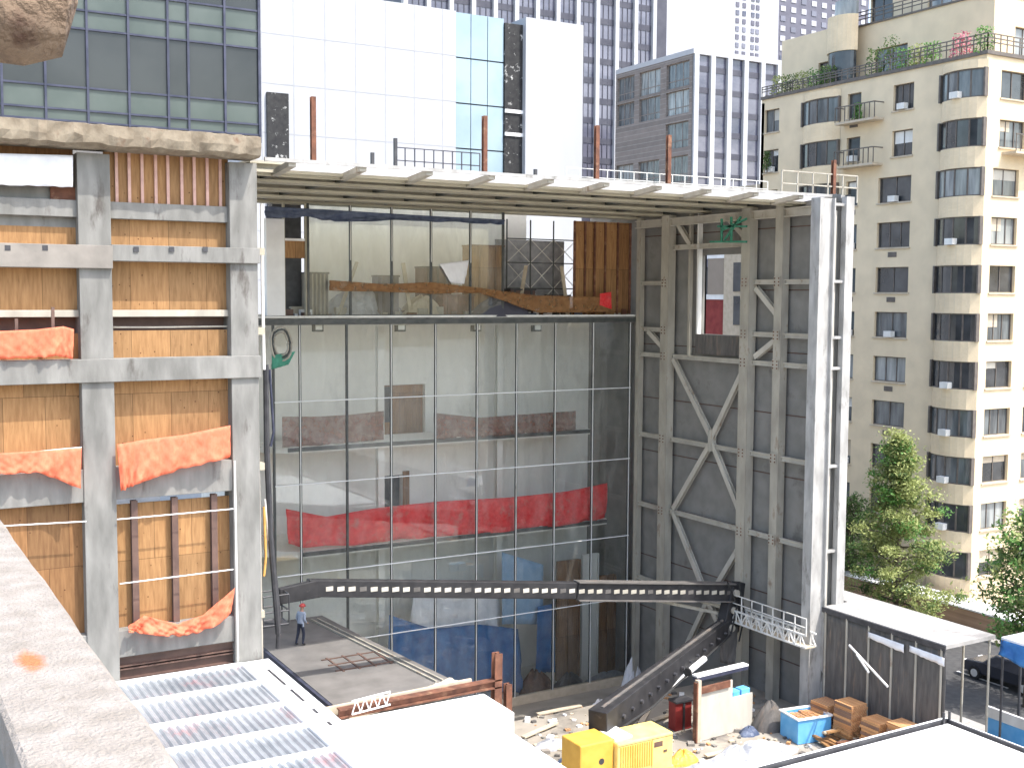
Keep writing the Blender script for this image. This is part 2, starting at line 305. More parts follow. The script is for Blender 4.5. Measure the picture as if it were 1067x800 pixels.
def drape(name, top, bot, m, amp=.12, n=90, rows=10, parent=None, axis=Vector((0, 1, 0)), label=None, cat=None, group=None, sag=0, seed=0):
    """loose sheet between a top and a bottom polyline with folds of its own, real thickness"""
    def samp(P, t):
        t *= len(P) - 1; i = min(int(t), len(P) - 2); return Vector(P[i]).lerp(Vector(P[i + 1]), t - i)
    rg = random.Random(seed); ph = [rg.uniform(0, 6.3) for _ in range(8)]; b = MB(); vs = []
    for j in range(rows + 1):
        for i in range(n + 1):
            t, w = i / n, j / rows
            p = samp(top, t).lerp(samp(bot, t), w)
            f = math.sin(t * 23 + ph[0] + w * 2) * .5 + math.sin(t * 47 + ph[1] - w * 3) * .3 + math.sin(t * 11 + w * 5 + ph[2]) * .4 + math.sin(w * 9 + t * 31 + ph[3]) * .2
            f += (math.sin(t * 83 + w * 13 + ph[6]) + math.sin(t * 61 - w * 19 + ph[7])) * .22; p = p + axis * f * amp * (.25 + w * .9); p.z -= sag * math.sin(PI * t) + (math.sin(t * 37 + ph[4]) * .022 + math.sin(t * 71 + ph[5]) * .012) * (w > 0) * min(1, amp * 8)
            vs.append(p)
    fs = [(j * (n + 1) + i, j * (n + 1) + i + 1, (j + 1) * (n + 1) + i + 1, (j + 1) * (n + 1) + i) for j in range(rows) for i in range(n)]
    o = b.add(vs, fs).build(name, m, parent, smooth=True)
    sd = o.modifiers.new('solidify', 'SOLIDIFY'); sd.thickness = .004
    if label: tag(o, label, cat, group)
    return o
def heap(name, c, rx, ry, h, m, label=None, cat=None, seed=1, parent=None, n=28, jag=.35, kind=None, group=None):
    """irregular mound of rubble or covered stuff"""
    rg = random.Random(seed); ph = [rg.uniform(0, 6.3) for _ in range(9)]; b = MB(); vs = [Vector(c) + Vector((0, 0, h))]; R_ = 9
    for j in range(1, R_ + 1):
        for i in range(n):
            a = 2 * PI * i / n; w = j / R_
            k = 1 + jag * .5 * (math.sin(3 * a + ph[0]) * .5 + math.sin(5 * a + ph[1]) * .4 + math.sin(8 * a + ph[2] + 4 * w) * .25)
            z = h * (1 - w ** 1.7) * (1 + jag * (math.sin(4 * a + ph[3] + 5 * w) * .5 + rg.uniform(-.5, .5) * .25)) if j < R_ else -.05
            vs.append(Vector(c) + Vector((math.cos(a) * rx * w * k, math.sin(a) * ry * w * k, max(z, -.05))))
    fs = [(0, 1 + i, 1 + (i + 1) % n) for i in range(n)]
    for j in range(R_ - 1):
        for i in range(n): fs.append((1 + j * n + i, 1 + (j + 1) * n + i, 1 + (j + 1) * n + (i + 1) % n, 1 + j * n + (i + 1) % n))
    o = b.add(vs, fs).build(name, m, parent)
    if label: tag(o, label, cat, group, kind)
    return o
def window(root, F, u0, u1, z0, z1, depth=.22, mul=(.5,), tr=(), g=None, fm='wframe', fw=.06, name='window'):
    f = MB()
    d0, d1 = -depth - .06, -depth + .02
    f.box(u0, u1, d0, d1, z0, z0 + fw, F=F); f.box(u0, u1, d0, d1, z1 - fw, z1, F=F)
    f.box(u0, u0 + fw, d0, d1, z0 + fw, z1 - fw, F=F); f.box(u1 - fw, u1, d0, d1, z0 + fw, z1 - fw, F=F)
    for k in mul: u = u0 + (u1 - u0) * k; f.box(u - fw / 2, u + fw / 2, d0, d1 - .005, z0 + fw, z1 - fw, F=F)
    for k in tr: z = z0 + (z1 - z0) * k; f.box(u0 + fw, u1 - fw, d0, d1 - .01, z - fw / 2, z + fw / 2, F=F)
    w = f.build(name, fm, root)
    g = g or random.choice(['wg1', 'wg1', 'wg1', 'wg3', 'wg3', 'wg2'])
    MB().quad(F.p(u0 + fw / 2, -depth - .03, z0 + fw / 2), F.p(u1 - fw / 2, -depth - .03, z0 + fw / 2), F.p(u1 - fw / 2, -depth - .03, z1 - fw / 2), F.p(u0 + fw / 2, -depth - .03, z1 - fw / 2)).build('pane', g, w)
    if rnd() < .45 and u1 - u0 < 4:
        hgt = (z1 - z0 - 2 * fw) * random.choice([.25, .4, .5, .7]); k0 = u0 + fw; k1 = u1 - fw
        if rnd() < .5: k1 = (u0 + u1) / 2 - fw / 2
        MB().box(k0 + .01, k1 - .01, -depth - .025, -depth - .012, z1 - fw - hgt, z1 - fw - .01, F=F).build('blind', random.choice(['lsteel', 'wsteel', 'sill']), w)
    return w

# ------------------------------------------------------------------ world and sun
SUN_EL, SUN_AZ = math.radians(60), math.radians(32)      # azimuth measured from -Y towards +X
sv = Vector((math.cos(SUN_EL) * math.sin(SUN_AZ), -math.cos(SUN_EL) * math.cos(SUN_AZ), math.sin(SUN_EL)))
W = bpy.data.worlds.new('World'); S.world = W; W.use_nodes = True
nt = W.node_tree; sky = nt.nodes.new('ShaderNodeTexSky'); sky.sky_type = 'NISHITA'; sky.sun_disc = False
sky.sun_elevation = SUN_EL; sky.sun_rotation = math.atan2(sv.x, sv.y); sky.dust_density = 3; sky.air_density = 1.2; sky.ozone_density = 1
nt.links.new(sky.outputs[0], nt.nodes['Background'].inputs[0]); nt.nodes['Background'].inputs[1].default_value = .15
sl = bpy.data.lights.new('sun', 'SUN'); sl.energy = 2.0; sl.angle = math.radians(.5); sl.color = (1, .96, .9)
so = bpy.data.objects.new('sun', sl); COL.objects.link(so); so.rotation_euler = sv.to_track_quat('Z', 'Y').to_euler(); so.location = (0, 0, 60)
S.view_settings.view_transform = 'Standard'; S.view_settings.look = 'None'; S.view_settings.gamma = 1; S.view_settings.exposure = 1.65
S.cycles.max_bounces = 8; S.cycles.transparent_max_bounces = 16; S.cycles.diffuse_bounces = 5

# ------------------------------------------------------------------ ground
g = MB(); xs = [-600, -100, -20] + [x for x in range(0, 60, 2)] + [80, 150, 900]; ys = [-300, -50, -10] + [y for y in range(0, 70, 2)] + [100, 200, 900]
def gz(x, y):
    if 10 < x < 38.5 and 44 < y < 60: return -2.6 * min(1, (y - 44) / 4)
    return -.02 + .03 * math.sin(x * 1.3) * math.sin(y * .9) if (18 < x < 40 and 24 < y < 60) else -.02
vs = [(x, y, gz(x, y)) for y in ys for x in xs]; nx = len(xs)
g.add(vs, [(j * nx + i, j * nx + i + 1, (j + 1) * nx + i + 1, (j + 1) * nx + i) for j in range(len(ys) - 1) for i in range(nx - 1)])
tag(g.build('ground', 'ground'), kind='structure')
tag(MB().box(43.5, 54.5, -200, 400, -.1, .012).build('road', 'asphalt'), kind='structure')
tag(MB().box(54.5, 58.9, -200, 400, -.1, .14).build('pavement', 'pave'), kind='structure')
tag(MB().box(41, 43.5, -200, 400, -.1, .13).build('sidewalk', 'pave'), kind='structure')
m = MB()
for k in range(-20, 60): m.box(48.9, 49.05, k * 6, k * 6 + 3, .013, .018)
tag(m.build('road_marking', 'wpaint'), kind='structure')

# ------------------------------------------------------------------ foreground parapet
P = thing('concrete_parapet', (.41, 5, 16), 'low sandy concrete parapet close to the viewer with an orange spray paint mark', 'parapet')
MT['capc'] = mat('sandy_cap_concrete', (.24, .212, .18), (.335, .3, .265), 12, .95, bump=.6, bscale=90, c3=(.17, .135, .105), s3=9, t3=.62)
b = MB(); ny = 60; ph = [rnd() * 6 for _ in range(6)]
prof = []
for j in range(ny + 1):
    y = -1 + 14 * j / ny
    e = .002 * math.sin(y * 5 + ph[0]) + .0015 * math.sin(y * 13 + ph[1]) + .001 * math.sin(y * 31)
    prof.append([(.275, y, 18.02), (.279, y, 18.092), (.29, y, 18.1), (.36, y, 18.102), (.45, y, 18.1), (.53 + e, y, 18.097), (.542 + e, y, 18.088), (.545 + e, y, 17.9), (.545 + e, y, 17.0)])
vs = [v for r in prof for v in r]; k = 9
b.add(vs, [(j * k + i, j * k + i + 1, (j + 1) * k + i + 1, (j + 1) * k + i) for j in range(ny) for i in range(k - 1)])
cap = b.build('cap', 'capc', P, smooth=False)
sp = GZ(32, 689, 18.1) - ORG[cap]
spray(MT['capc'], sp, (.035, .10), (.85, .13, .04))
MB().box(.30, .53, -1, 13, 15, 18.02).build('inner_face', 'conc', P)
MB().box(.56, 2.0, -1, 13, 0, 15).build('lower_wall', 'conc', P)
tag(MB().box(-6, .29, -3, 13, 16.6, 16.8).build('terrace_floor', 'pave'), kind='structure')
# loose grit
for i in range(26):
    pass
# stone corbel jutting in at the top left
b = MB(); rg = random.Random(4); vs = []; n = 14; L_ = 13
p_end, p_tail = GY(20, -5, 1.1), GY(-420, -60, 1.1)
ax = (p_tail - p_end).normalized(); sd = ax.cross(Vector((0, 0, 1))).normalized(); upv = sd.cross(ax)
for j in range(L_):
    t = j / (L_ - 1); c = p_end + ax * (p_tail - p_end).length * max(0, t - .12) / .88 - ax * .048 * (1 - min(1, t / .25)) ** 1
    rr = .058 * (1 - (1 - min(1, t / .3)) ** 2.6) ** .5 + .001
    for i in range(n):
        a = 2 * PI * i / n; q = rr * (1 + .13 * math.sin(3 * a + 7 * t) + rg.uniform(-.05, .05))
        vs.append(c + sd * math.cos(a) * q + upv * math.sin(a) * q)
b.add(vs, [(j * n + i, j * n + (i + 1) % n, (j + 1) * n + (i + 1) % n, (j + 1) * n + i) for j in range(L_ - 1) for i in range(n)] + [tuple(range(n))[::-1], tuple((L_ - 1) * n + i for i in range(n))])
MT['corbel'] = mat('weathered_brown_stone', (.12, .08, .055), (.26, .19, .13), 14, .95, bump=.8, bscale=40, c3=(.09, .05, .035), s3=16, t3=.56)
o = tag(b.build('stone_corbel', 'corbel', smooth=True), 'rounded brown weathered stone end jutting in at the top left corner', 'stone corbel')

# ------------------------------------------------------------------ left: concrete frame building
YL = 37.86
B = thing('concrete_frame_building', (5, 42, 0), 'stripped concrete frame building with plywood infill and dark curtain wall above', 'building')
def pz(px, py, y=YL): return GY(px, py, y).z
def px_(px, py, y=YL): return GY(px, py, y).x
c1a, c1b = px_(84, 350), px_(118, 350); c2a, c2b = px_(241.5, 400), px_(270, 400)
dc = c2a - c1a
ztop = pz(100, 160)
for a, bb in ((c1a, c1b), (c2a, c2b), (c1a - dc, c1b - dc), (c1a - 2 * dc, c1b - 2 * dc)):
    MB().box(a, bb, YL, YL + 1.0, 0, ztop).build('column', 'conc', B, bevel=.015)
XL = c1a - 2 * dc
def beamz(t, bo, x0, x1, y0, mm='conc', name='floor_beam', th=.8):
    MB().box(x0, x1, y0, y0 + th, pz(180, bo, y0), pz(180, t, y0)).build(name, mm, B, bevel=.015)
beamz(256.5, 273, c1b - .02, c2b + .04, YL - .13, 'conc'); 
MB().box(XL, c1b + .003, YL - .16, YL + .7, pz(60, 279, YL - .16), pz(60, 254.5, YL - .16)).build('floor_beam', 'conc_pink', B, bevel=.015)
beamz(372.5, 396, XL, c2b + .05, YL - .11)
beamz(483, 516, XL, c2a, YL + .05); beamz(650, 677, XL, c2a, YL + .05)
zf = pz(180, 516, YL)
for t, bo in ((213, 230),): beamz(t, bo, XL, c2a, YL + .2, 'conc', 'lintel', .4)
beamz(323, 330, XL, c2a, YL + .25, 'steel', 'steel_channel', .2)
# floor slabs behind so that the frame is a real building
for py in (264, 384, 500, 664):
    z = pz(180, py, YL); MB().box(XL, c2b - .05, YL + .9, YL + 9, z - .15, z + .1).build('floor_slab', 'conc', B)
# plywood panels
YP = YL + .45
for (a, bb) in ((XL, c1a + .1), (c1b - .1, c2a + .1)):
    near = bb > c1b
    for t, bo, mm in ((158, 216, 'ply'), (228, 258, 'ply'), (270, 325, 'ply'), (344 if near else 346, 375, 'ply'), (392, 486, 'ply'), (521 if near else 512, 655, 'ply' if near else 'ply2')):
        if not near and t == 158: continue
        zt, zb = pz(180, t, YP), pz(180, bo, YP)
        MB().box(a, bb, YP + rnd() * .05, YP + .09, zb, zt).build('plywood_panel', mm, B)
    zt, zb = pz(180, 324, YP + .4), pz(180, 350, YP + .4)
    MB().box(a, bb, YP + .4, YP + .5, zb, zt).build('gap_shade_board', 'dbrown', B)  # dark board stands in for the shade inside the open gap
# pink studs over upper plywood
for k in range(9):
    x = px_(120.5 + 13.6 * k + rnd(), 190, YP - .05); MB().box(x - .045, x + .045, YP - .09, YP - .002, pz(180, 214, YP), pz(180, 161, YP)).build('stud', 'stud', B)
for pxs in (141, 183, 224):
    x = px_(pxs, 580, YP - .2); MB().hbeam((x, YP - .12, pz(180, 655, YP)), (x, YP - .12, pz(180, 517, YP)), .2, .2, .025).build('steel_stud', 'dbrown', B)
for pa, pb in (((118, 338), (238, 338)),):
    MB().tube([GY(118, 341, YP), GY(160, 341, YP), GY(238, 340, YP)], .03).build('pipe', 'steel', B)
MB().box(XL, c1a, YP, YP + .12, pz(40, 236, YP), pz(40, 195, YP)).build('grey_board', 'conc', B)
MB().box(px_(52, 200, YP), c1a, YP - .1, YP - .01, pz(60, 211, YP), pz(60, 195, YP)).build('wood_block', 'rust', B)
MB().box(XL, c1a, YP + .2, YP + .3, pz(40, 200, YP), pz(40, 150, YP)).build('backing_board', 'ply2', B)
# brown I beams at the foot
for t, bo in ((680, 687), (692, 700)):
    z0, z1 = pz(180, bo), pz(180, t); MB().hbeam((c1b, YL + .3, (z0 + z1) / 2), (c2a, YL + .3, (z0 + z1) / 2), .3, z1 - z0 + .1, .04).build('steel_beam', 'dbrown', B)
# infill below
MB().box(XL, c2b, YL + .6, YL + .8, 0, pz(180, 655)).build('lower_wall', 'conc', B)
# guard rails and cables
for pts in ([(125, 608), (243, 593)], [(0, 474), (85, 466)], [(0, 548), (90, 543)], [(122, 541), (243, 530)]):
    MB().tube([GY(*q, YL - .1) for q in pts], .022, 6).build('guard_cable', 'wpaint', B)
MB().beam(GY(244.5, 480, YL - .12), GY(248, 688, YL - .12), .05, .05).build('conduit', 'wpaint', B)
for pxs, t, bo in ((55, 320, 345), (17, 332, 345)):
    MB().beam(GY(pxs, t, YL - .05), GY(pxs, bo, YL - .05), .09, .09).build('short_post', 'dbrown', B)
# square pockets in the upper beam
for i, pxs in enumerate((8, 47, 142, 179, 214)):
    c = GY(pxs, 259.5 if pxs > 100 else 258, YL - .17); MB().box(c.x - .08, c.x + .08, c.y, c.y + .02, c.z - .09, c.z + .07).build('anchor_pocket', 'dark', B)
# broken ledge under the curtain wall
YC = 37.2
b = MB(); n = 60; x0, x1 = XL, px_(272, 150, YC) - .02; vs = []
zt, zb = pz(270, 141, YC), pz(270, 166, YC)
for i in range(n + 1):
    x = x0 + (x1 - x0) * i / n; r = lambda a: ru(-a, a)
    vs += [(x, YC + 1.2, zb + .05), (x, YC + .15 + r(.02), zb + .03 + r(.05)), (x, YC - .05 + r(.05), zb + .13 + r(.05)), (x, YC - .1 + r(.05), (zt + zb) / 2 + r(.05)), (x, YC - .06 + r(.04), zt - .06 + r(.03)), (x, YC + .1, zt - .01)]
b.add(vs, [(i * 6 + j, i * 6 + j + 1, (i + 1) * 6 + j + 1, (i + 1) * 6 + j) for i in range(n) for j in range(5)] + [tuple(range(6)), tuple(n * 6 + 5 - j for j in range(6))])
b.build('stone_ledge', 'ledge', B)
# curtain wall
CW = MB().box(XL, x1 - .05, YC + .12, YC + .5, zt + .01, zt + 14).build('curtain_wall', 'tspan', B)
lv = [pz(270, q, YC) for q in (141, 130, 108, 51, 33, 12)]
step = lv[5] - lv[2]
rows = [(lv[0], lv[1], 'officespan'), (lv[1], lv[2], 'officespan'), (lv[2], lv[3], 'officewin'), (lv[3], lv[4], 'officespan'), (lv[4], lv[5], 'officespan'), (lv[5], lv[5] + lv[3] - lv[2], 'officewin'), (lv[5] + lv[3] - lv[2], lv[5] + lv[3] - lv[2] + 1.2, 'officespan')]
cx = [px_(q, 110, YC) for q in (48, 92, 135, 176, 197, 235, 271)]
d = cx[1] - cx[0]; cx = [cx[0] - d * k for k in range(6, 0, -1)] + cx
cx = [c for c in cx if c > XL]; cx = [XL] + cx
for a, c in zip(cx[:-1], cx[1:]):
    for z0, z1, mm in rows:
        MB().box(a + .03, c - .03, YC + .05 + rnd() * .006, YC + .12, z0 + .02, z1 - .02).build('glass_pane' if mm == 'officewin' else 'spandrel_pane', mm, CW)
for c in cx: MB().box(c - .035, c + .035, YC - .02, YC + .12, zt - .25 * (rnd() < .8), rows[-1][1]).build('mullion', 'blu', CW)
for z in [r[0] for r in rows] + [rows[-1][1]]: MB().box(XL, x1 - .04, YC, YC + .10, z - .03, z + .03).build('transom', 'blu', CW)
MB().box(x1 - .05, x1, YC - .03, YC + .5, zt, zt + 14).build('corner_trim', 'blu', B)
MB().box(XL, x1 - .06, YC + .5, YC + 9, zt, zt + 13.9).build('upper_storey', 'officewin', B)

# nets and tarps on the frame
def px_poly(pts, y): return [GY(a, b_, y) for a, b_ in pts]
NG = 'orange safety nets sagging in the bays of the concrete frame'
drape('safety_net', px_poly([(-40, 346), (0, 345), (40, 343), (66, 340), (77, 343)], YL - .2), px_poly([(-40, 374), (0, 374), (35, 373), (60, 371), (76, 374)], YL - .25), 'orange', .06, seed=1, label='reddish orange net over the second beam in the left bay', cat='safety net', group=NG)
drape('safety_net', px_poly([(-40, 474), (0, 472), (50, 469), (85, 466)], YL - .25), px_poly([(-40, 496), (0, 494), (40, 492), (84, 509)], YL - .35), 'orange', .07, seed=2, label='orange net with a hanging corner over the third beam in the left bay', cat='safety net', group=NG)
drape('safety_net', px_poly([(122, 463), (150, 458), (190, 453), (240, 443)], YL - .2), px_poly([(126, 512), (140, 505), (185, 490), (240, 476)], YL - .35), 'orange', .08, seed=3, label='orange net bunched over the third beam between the two columns', cat='safety net', group=NG)
drape('safety_net', px_poly([(134, 652), (150, 641), (185, 650), (212, 640), (245, 612)], YL - .2), px_poly([(134, 658), (150, 660), (185, 663), (212, 658), (241, 640)], YL - .3), 'orange', .12, seed=4, label='lowest orange net, rolled into a sagging rope between the two columns', cat='safety net', group=NG)
drape('tarpaulin', px_poly([(-60, 159), (0, 160), (76, 162)], YL - .05), px_poly([(-60, 192), (0, 193), (76, 195)], YL - .05), 'tarpw', .05, seed=5, label='white tarpaulin hung in the top left bay of the concrete frame', cat='tarpaulin')

# ------------------------------------------------------------------ skylight roof in front of the frame building
SZ = 6.6
R = thing('skylight_roof', (9, 32, 0), 'low white framed roof of corrugated plastic skylight panels beside the frame building', 'skylight roof')
xs0, xs1 = 2.4, 12.35; ysk = [37.7, 35.6, 33.35, 31.35, 29.3, 27.2, 25.2]
MB().box(xs0, xs1, 25, 37.75, 0, SZ - .25).build('supporting_wall', 'white', R)
b = MB()
for y in ysk: b.box(xs0, xs1 - 1.0, y - .09, y + .09, SZ - .1, SZ + .06)
b.build('cross_bar', 'wpaint', R)
MB().box(xs1 - 1.0, xs1, 25, 37.79, SZ - .2, SZ + .04).build('edge_kerb', 'white', R, bevel=.02)
b = MB()
for (y0, y1) in ((36.6, 34.9), (34.4, 33.2), (32.4, 32.0), (31.2, 30.9)): b.box(xs1 - .45, xs1 - .36, y1, y0, SZ + .041, SZ + .052)
b.build('slot', 'dark', R)
for i in range(len(ysk) - 1):
    y1, y0 = ysk[i] - .09, ysk[i + 1] + .09; b = MB(); n = 150; vs = []
    for k in range(n + 1):
        x = xs0 + (xs1 - 1.0 - xs0) * k / n; z = SZ - .05 + .045 * math.sin(k * PI / 2 + .8)
        vs += [(x, y0, z), (x, y1, z)]
    b.add(vs, [(2 * k, 2 * k + 2, 2 * k + 3, 2 * k + 1) for k in range(n)]).build('corrugated_panel', 'grate', R)
# ------------------------------------------------------------------ white roofs, bottom centre and right
R = thing('flat_roof', (14.5, 29, 0), 'bare white flat roof at the bottom centre, right beside the skylight roof', 'flat roof')
MB().box(12.36, 16.92, 15, 30.6, 0, 5.95).build('wall', 'white', R); MB().box(12.36, 17.0, 15, 30.68, 5.953, 6.05).build('coping', 'white', R, bevel=.02)
MB().box(13.2, 17.05, 30.68, 30.75, 5.7, 5.98).build('dark_edge_strip', 'dark', R)  # dark strip painted as the shadow gap beyond this roof edge
b = MB(); [b.box(12.5, 16.9, y, y + .05, 6.053, 6.062) for y in (29.2, 27.6, 26.0)]; b.box(14.6, 14.65, 24, 30.5, 6.054, 6.066); b.build('membrane_seam', 'wsteel', R)
p1, p2 = GZ(391, 771, 4.8), GZ(366, 748, 4.8); p3 = GZ(525, 719, 4.8)
R = thing('low_canopy', (17, 34, 0), 'long narrow white roof strip with a rusty steel beam along its back edge', 'canopy')
MB().box(12.4, GZ(525, 735, 4.8).x, p1.y, p2.y, 3.2, 4.8).build('roof_strip', 'white', R, bevel=.03)
MB().box(12.6, 19, p1.y + .3, p2.y - .3, 0, 3.2).build('wall', 'white', R)
Y_ = p2.y + .25
MB().hbeam((GZ(355, 745, 4.95).x, Y_, 4.95), (GZ(521, 712, 4.95).x, Y_, 5.0), .3, .32, .05).build('rusty_beam', 'rust', R)
MB().beam((GZ(350, 745, 5.2).x, Y_ + .35, 4.9), (GZ(500, 712, 5.2).x, Y_ + .35, 5.0), .12, .4).build('wood_edge', 'sill', R)
MB().hbeam(GY(517, 742, Y_), GY(518, 680, Y_), .3, .3, .05).build('rusty_post', 'rust', R)
MB().hbeam(GY(529, 742, Y_ + 1), GY(529, 712, Y_ + 1), .25, .25, .05).build('rusty_post', 'rust', R)
# white lattice ladder
b = MB(); pa, pb = GY(368, 741, 36.2), GY(408, 733, 36.2)
A, C_ = Vector((GY(368, 741, Y_ - .4).x, Y_ - .3, 4.95)), Vector((GY(408, 740, Y_ - .4).x, Y_ - .3, 5.05))
for dz in (0, .45): b.tube([A + Vector((0, 0, dz)), C_ + Vector((0, 0, dz))], .03, 6)
for k in range(9):
    t0, t1 = k / 9, (k + 1) / 9; p, q = A.lerp(C_, t0), A.lerp(C_, t1)
    b.tube([p + Vector((0, 0, .45 * (k % 2))), q + Vector((0, 0, .45 * ((k + 1) % 2)))], .02, 5)
tag(b.build('lattice_frame', 'wpaint'), 'small white lattice frame lying on the roof strip by the rusty beam', 'lattice frame')

R = thing('shed_roof', (30, 20, 0), 'white flat roof with dark rail round its corner, bottom right in front of the brick stacks', 'flat roof')
xr, yr = 33.65, 27.15
MB().box(24, xr - .3, 10, yr - .3, 0, 3.9).build('wall', 'white', R)
MB().box(24, xr - .1, 10, yr - .1, 3.905, 4.0).build('roof_sheet', 'white', R)
b = MB(); [b.box(24, xr - .2, y, y + .05, 4.003, 4.012) for y in (26.0, 24.4)]; [b.box(x, x + .05, 20, yr - .2, 4.003, 4.014) for x in (27, 29.4, 31.8)]; b.build('membrane_seam', 'wsteel', R)
b = MB(); b.box(24, xr, yr, yr + .09, 3.95, 4.1); b.box(xr, xr + .09, 10, yr + .09, 3.95, 4.1); b.build('edge_rail', 'dark', R)
b = MB(); b.box(24, xr + .4, yr + .1, yr + .42, 3.8, 3.98); b.box(xr + .1, xr + .42, 10, yr + .1, 3.8, 3.98); b.build('gutter', 'wpaint', R)
b = MB(); [b.beam((xr + dx, yr - .05, 3.95), (xr + dx, yr - .05, 4.4), .07) for dx in (-.25, .05)]; b.build('rail_stub', 'dark', R)

# ------------------------------------------------------------------ platform with person
PL = thing('concrete_platform', (18.5, 44, 0), 'flat grey concrete terrace slab under the boom where the worker stands', 'platform')
PZ = 3.8; q = [GZ(355, 740, PZ), GZ(477, 711, PZ), GZ(338, 640, PZ), GZ(288, 683, PZ)]
b = MB(); xa, xb = 15.5, 20.7
b.prism([(xa, 39.2), (xb, 39.9), (xb - .4, 43.5), (xb - .85, 47.5), (xb - 1.2, 51.6), (xa, 51.6)], PZ - .5, PZ)
b.build('slab', 'gslab' if 'gslab' in MT else 'conc', PL)
MB().prism([(xa + .2, 39.5), (xb - .3, 40.2), (xb - 1.4, 51.4), (xa + .2, 51.4)], -2.6, PZ - .5).build('base', 'conc', PL)
MB().box(xa - .14, xa - .004, 39.2, 51, PZ - .7, PZ - .02).build('dark_edge', 'blu', PL)
MB().beam((xa + .2, 39.0, PZ - .1), (xb - .1, 39.8, PZ - .1), .25, .35).build('front_board', 'sill', PL)
b = MB()
for i in range(4):
    x = 17.3 + i * .7; b.box(x - .04, x + .04, 43.3, 45.3, PZ + .001, PZ + .03)
for i in range(3):
    y = 43.5 + i * .8; b.box(17.0, 19.7, y - .04, y + .04, PZ + .002, PZ + .033)
b.build('hatch_grid', 'dbrown', PL)
b = MB()
for off in (.45, .75): b.beam((xb - off, 40.3, PZ + .04), (xb - off - 1.2, 51, PZ + .04), .06, .08)
b.build('track_rail', 'steel', PL)
drape('dust_sheet', [GZ(430, 722, PZ + .3), GZ(468, 706, PZ + .35)], [GZ(452, 722, PZ + .06), GZ(482, 708, PZ + .06)], 'sill', .1, rows=5, n=16, axis=Vector((0, 0, 1)), label='crumpled tan sheet on the front corner of the concrete terrace slab', cat='dust sheet')

def skin_body(pts, edges, rad, root, levels=2):
    me = bpy.data.meshes.new('skel'); me.from_pydata(pts, edges, []); ob = bpy.data.objects.new('skel', me); COL.objects.link(ob)
    md = ob.modifiers.new('s', 'SKIN'); md.use_smooth_shade = True
    for i, r in enumerate(rad): me.skin_vertices[0].data[i].radius = (r, r) if not isinstance(r, tuple) else r
    for i in range(len(pts)): me.skin_vertices[0].data[i].use_root = (i == root)
    su = ob.modifiers.new('u', 'SUBSURF'); su.levels = levels; su.render_levels = levels
    dg = bpy.context.evaluated_depsgraph_get(); m2 = bpy.data.meshes.new_from_object(ob.evaluated_get(dg)); bpy.data.objects.remove(ob)
    return m2
base = GZ(313.5, 672, PZ)
PE = thing('person', base, 'worker in a red hard hat, grey blue shirt and dark trousers on the concrete terrace', 'person')
# local frame: x right, y forward; figure leans a little and looks to the wall
pts = [(0, 0, .95), (0, .01, 1.08), (0, .04, 1.25), (0, .07, 1.42), (0, .085, 1.50), (0, .10, 1.58), (0, .12, 1.68),            # 0 pelvis..6 head
       (.17, .06, 1.42), (.22, .0, 1.15), (.18, .2, .98), (.16, .27, .94),                                          # 7-10 right arm, hand
       (-.17, .06, 1.42), (-.25, .02, 1.15), (-.22, .16, .93), (-.21, .22, .88),
       (.09, 0, .90), (.12, .06, .50), (.13, -.02, .09), (.14, .12, .04),
       (-.09, 0, .90), (-.13, -.02, .50), (-.16, -.14, .09), (-.17, .0, .04)]
ed = [(0, 1), (1, 2), (2, 3), (3, 4), (4, 5), (5, 6), (3, 7), (7, 8), (8, 9), (9, 10), (3, 11), (11, 12), (12, 13), (13, 14), (0, 15), (15, 16), (16, 17), (17, 18), (0, 19), (19, 20), (20, 21), (21, 22)]
rad = [.15, (.15, .12), (.16, .12), (.15, .11), .065, .07, .09, .075, .052, .036, .03, .075, .052, .036, .03, .09, .068, .05, .05, .09, .068, .05, .05]
for hand, sx in ((10, 1), (14, -1)):
    hx, hy, hz = pts[hand]
    for k in range(4):
        i = len(pts); o = (k - 1.5) * .02; ln = (.03, .036, .034, .026)[k]
        pts += [(hx + o, hy + .035, hz - .01), (hx + o, hy + .035 + ln, hz - .03)]; ed += [(hand, i), (i, i + 1)]; rad += [.009, .008]
    i = len(pts); pts += [(hx - sx * .04, hy + .02, hz + .0), (hx - sx * .045, hy + .05, hz - .01)]; ed += [(hand, i), (i, i + 1)]; rad += [.011, .009]
me = skin_body(pts, ed, rad, 0); 
for k in ('trousers', 'shirt', 'skin', 'rubber'): me.materials.append(MT[k])
for f in me.polygons:
    z = f.center.z; x = abs(f.center.x); y = f.center.y
    f.material_index = 3 if z < .1 else 2 if (z > 1.49 or (y > .17 and z < 1.02 and x > .12)) else 0 if (z < .98 and not (x > .15 and z > .85)) else 1
bo = bpy.data.objects.new('body', me); COL.objects.link(bo); bo.parent = PE; ORG[bo] = base
ear = MB(); ear.tube([(-.095, .12, 1.66), (.095, .12, 1.66)], .022, 8); ear.tube([(0, .2, 1.68), (0, .235, 1.65)], .014, 6)
def ellip(b, c, r, n=14, half=False, m=None):
    vs = []; R_ = n // 2
    for j in range(R_ + 1):
        th = (PI / 2 if half else PI) * j / R_
        for i in range(n): a = 2 * PI * i / n; vs.append((c[0] + r[0] * math.sin(th) * math.cos(a), c[1] + r[1] * math.sin(th) * math.sin(a), c[2] + r[2] * math.cos(th)))
    b.add(vs, [(j * n + i, j * n + (i + 1) % n, (j + 1) * n + (i + 1) % n, (j + 1) * n + i) for j in range(R_) for i in range(n)], m)
for s in (-1, 1): ellip(ear, (s * .035, .195, 1.69), (.013, .01, .01), 8)
me2 = ear; me2.v = [v + base for v in me2.v]; fa = me2.build('face', 'skin', PE)
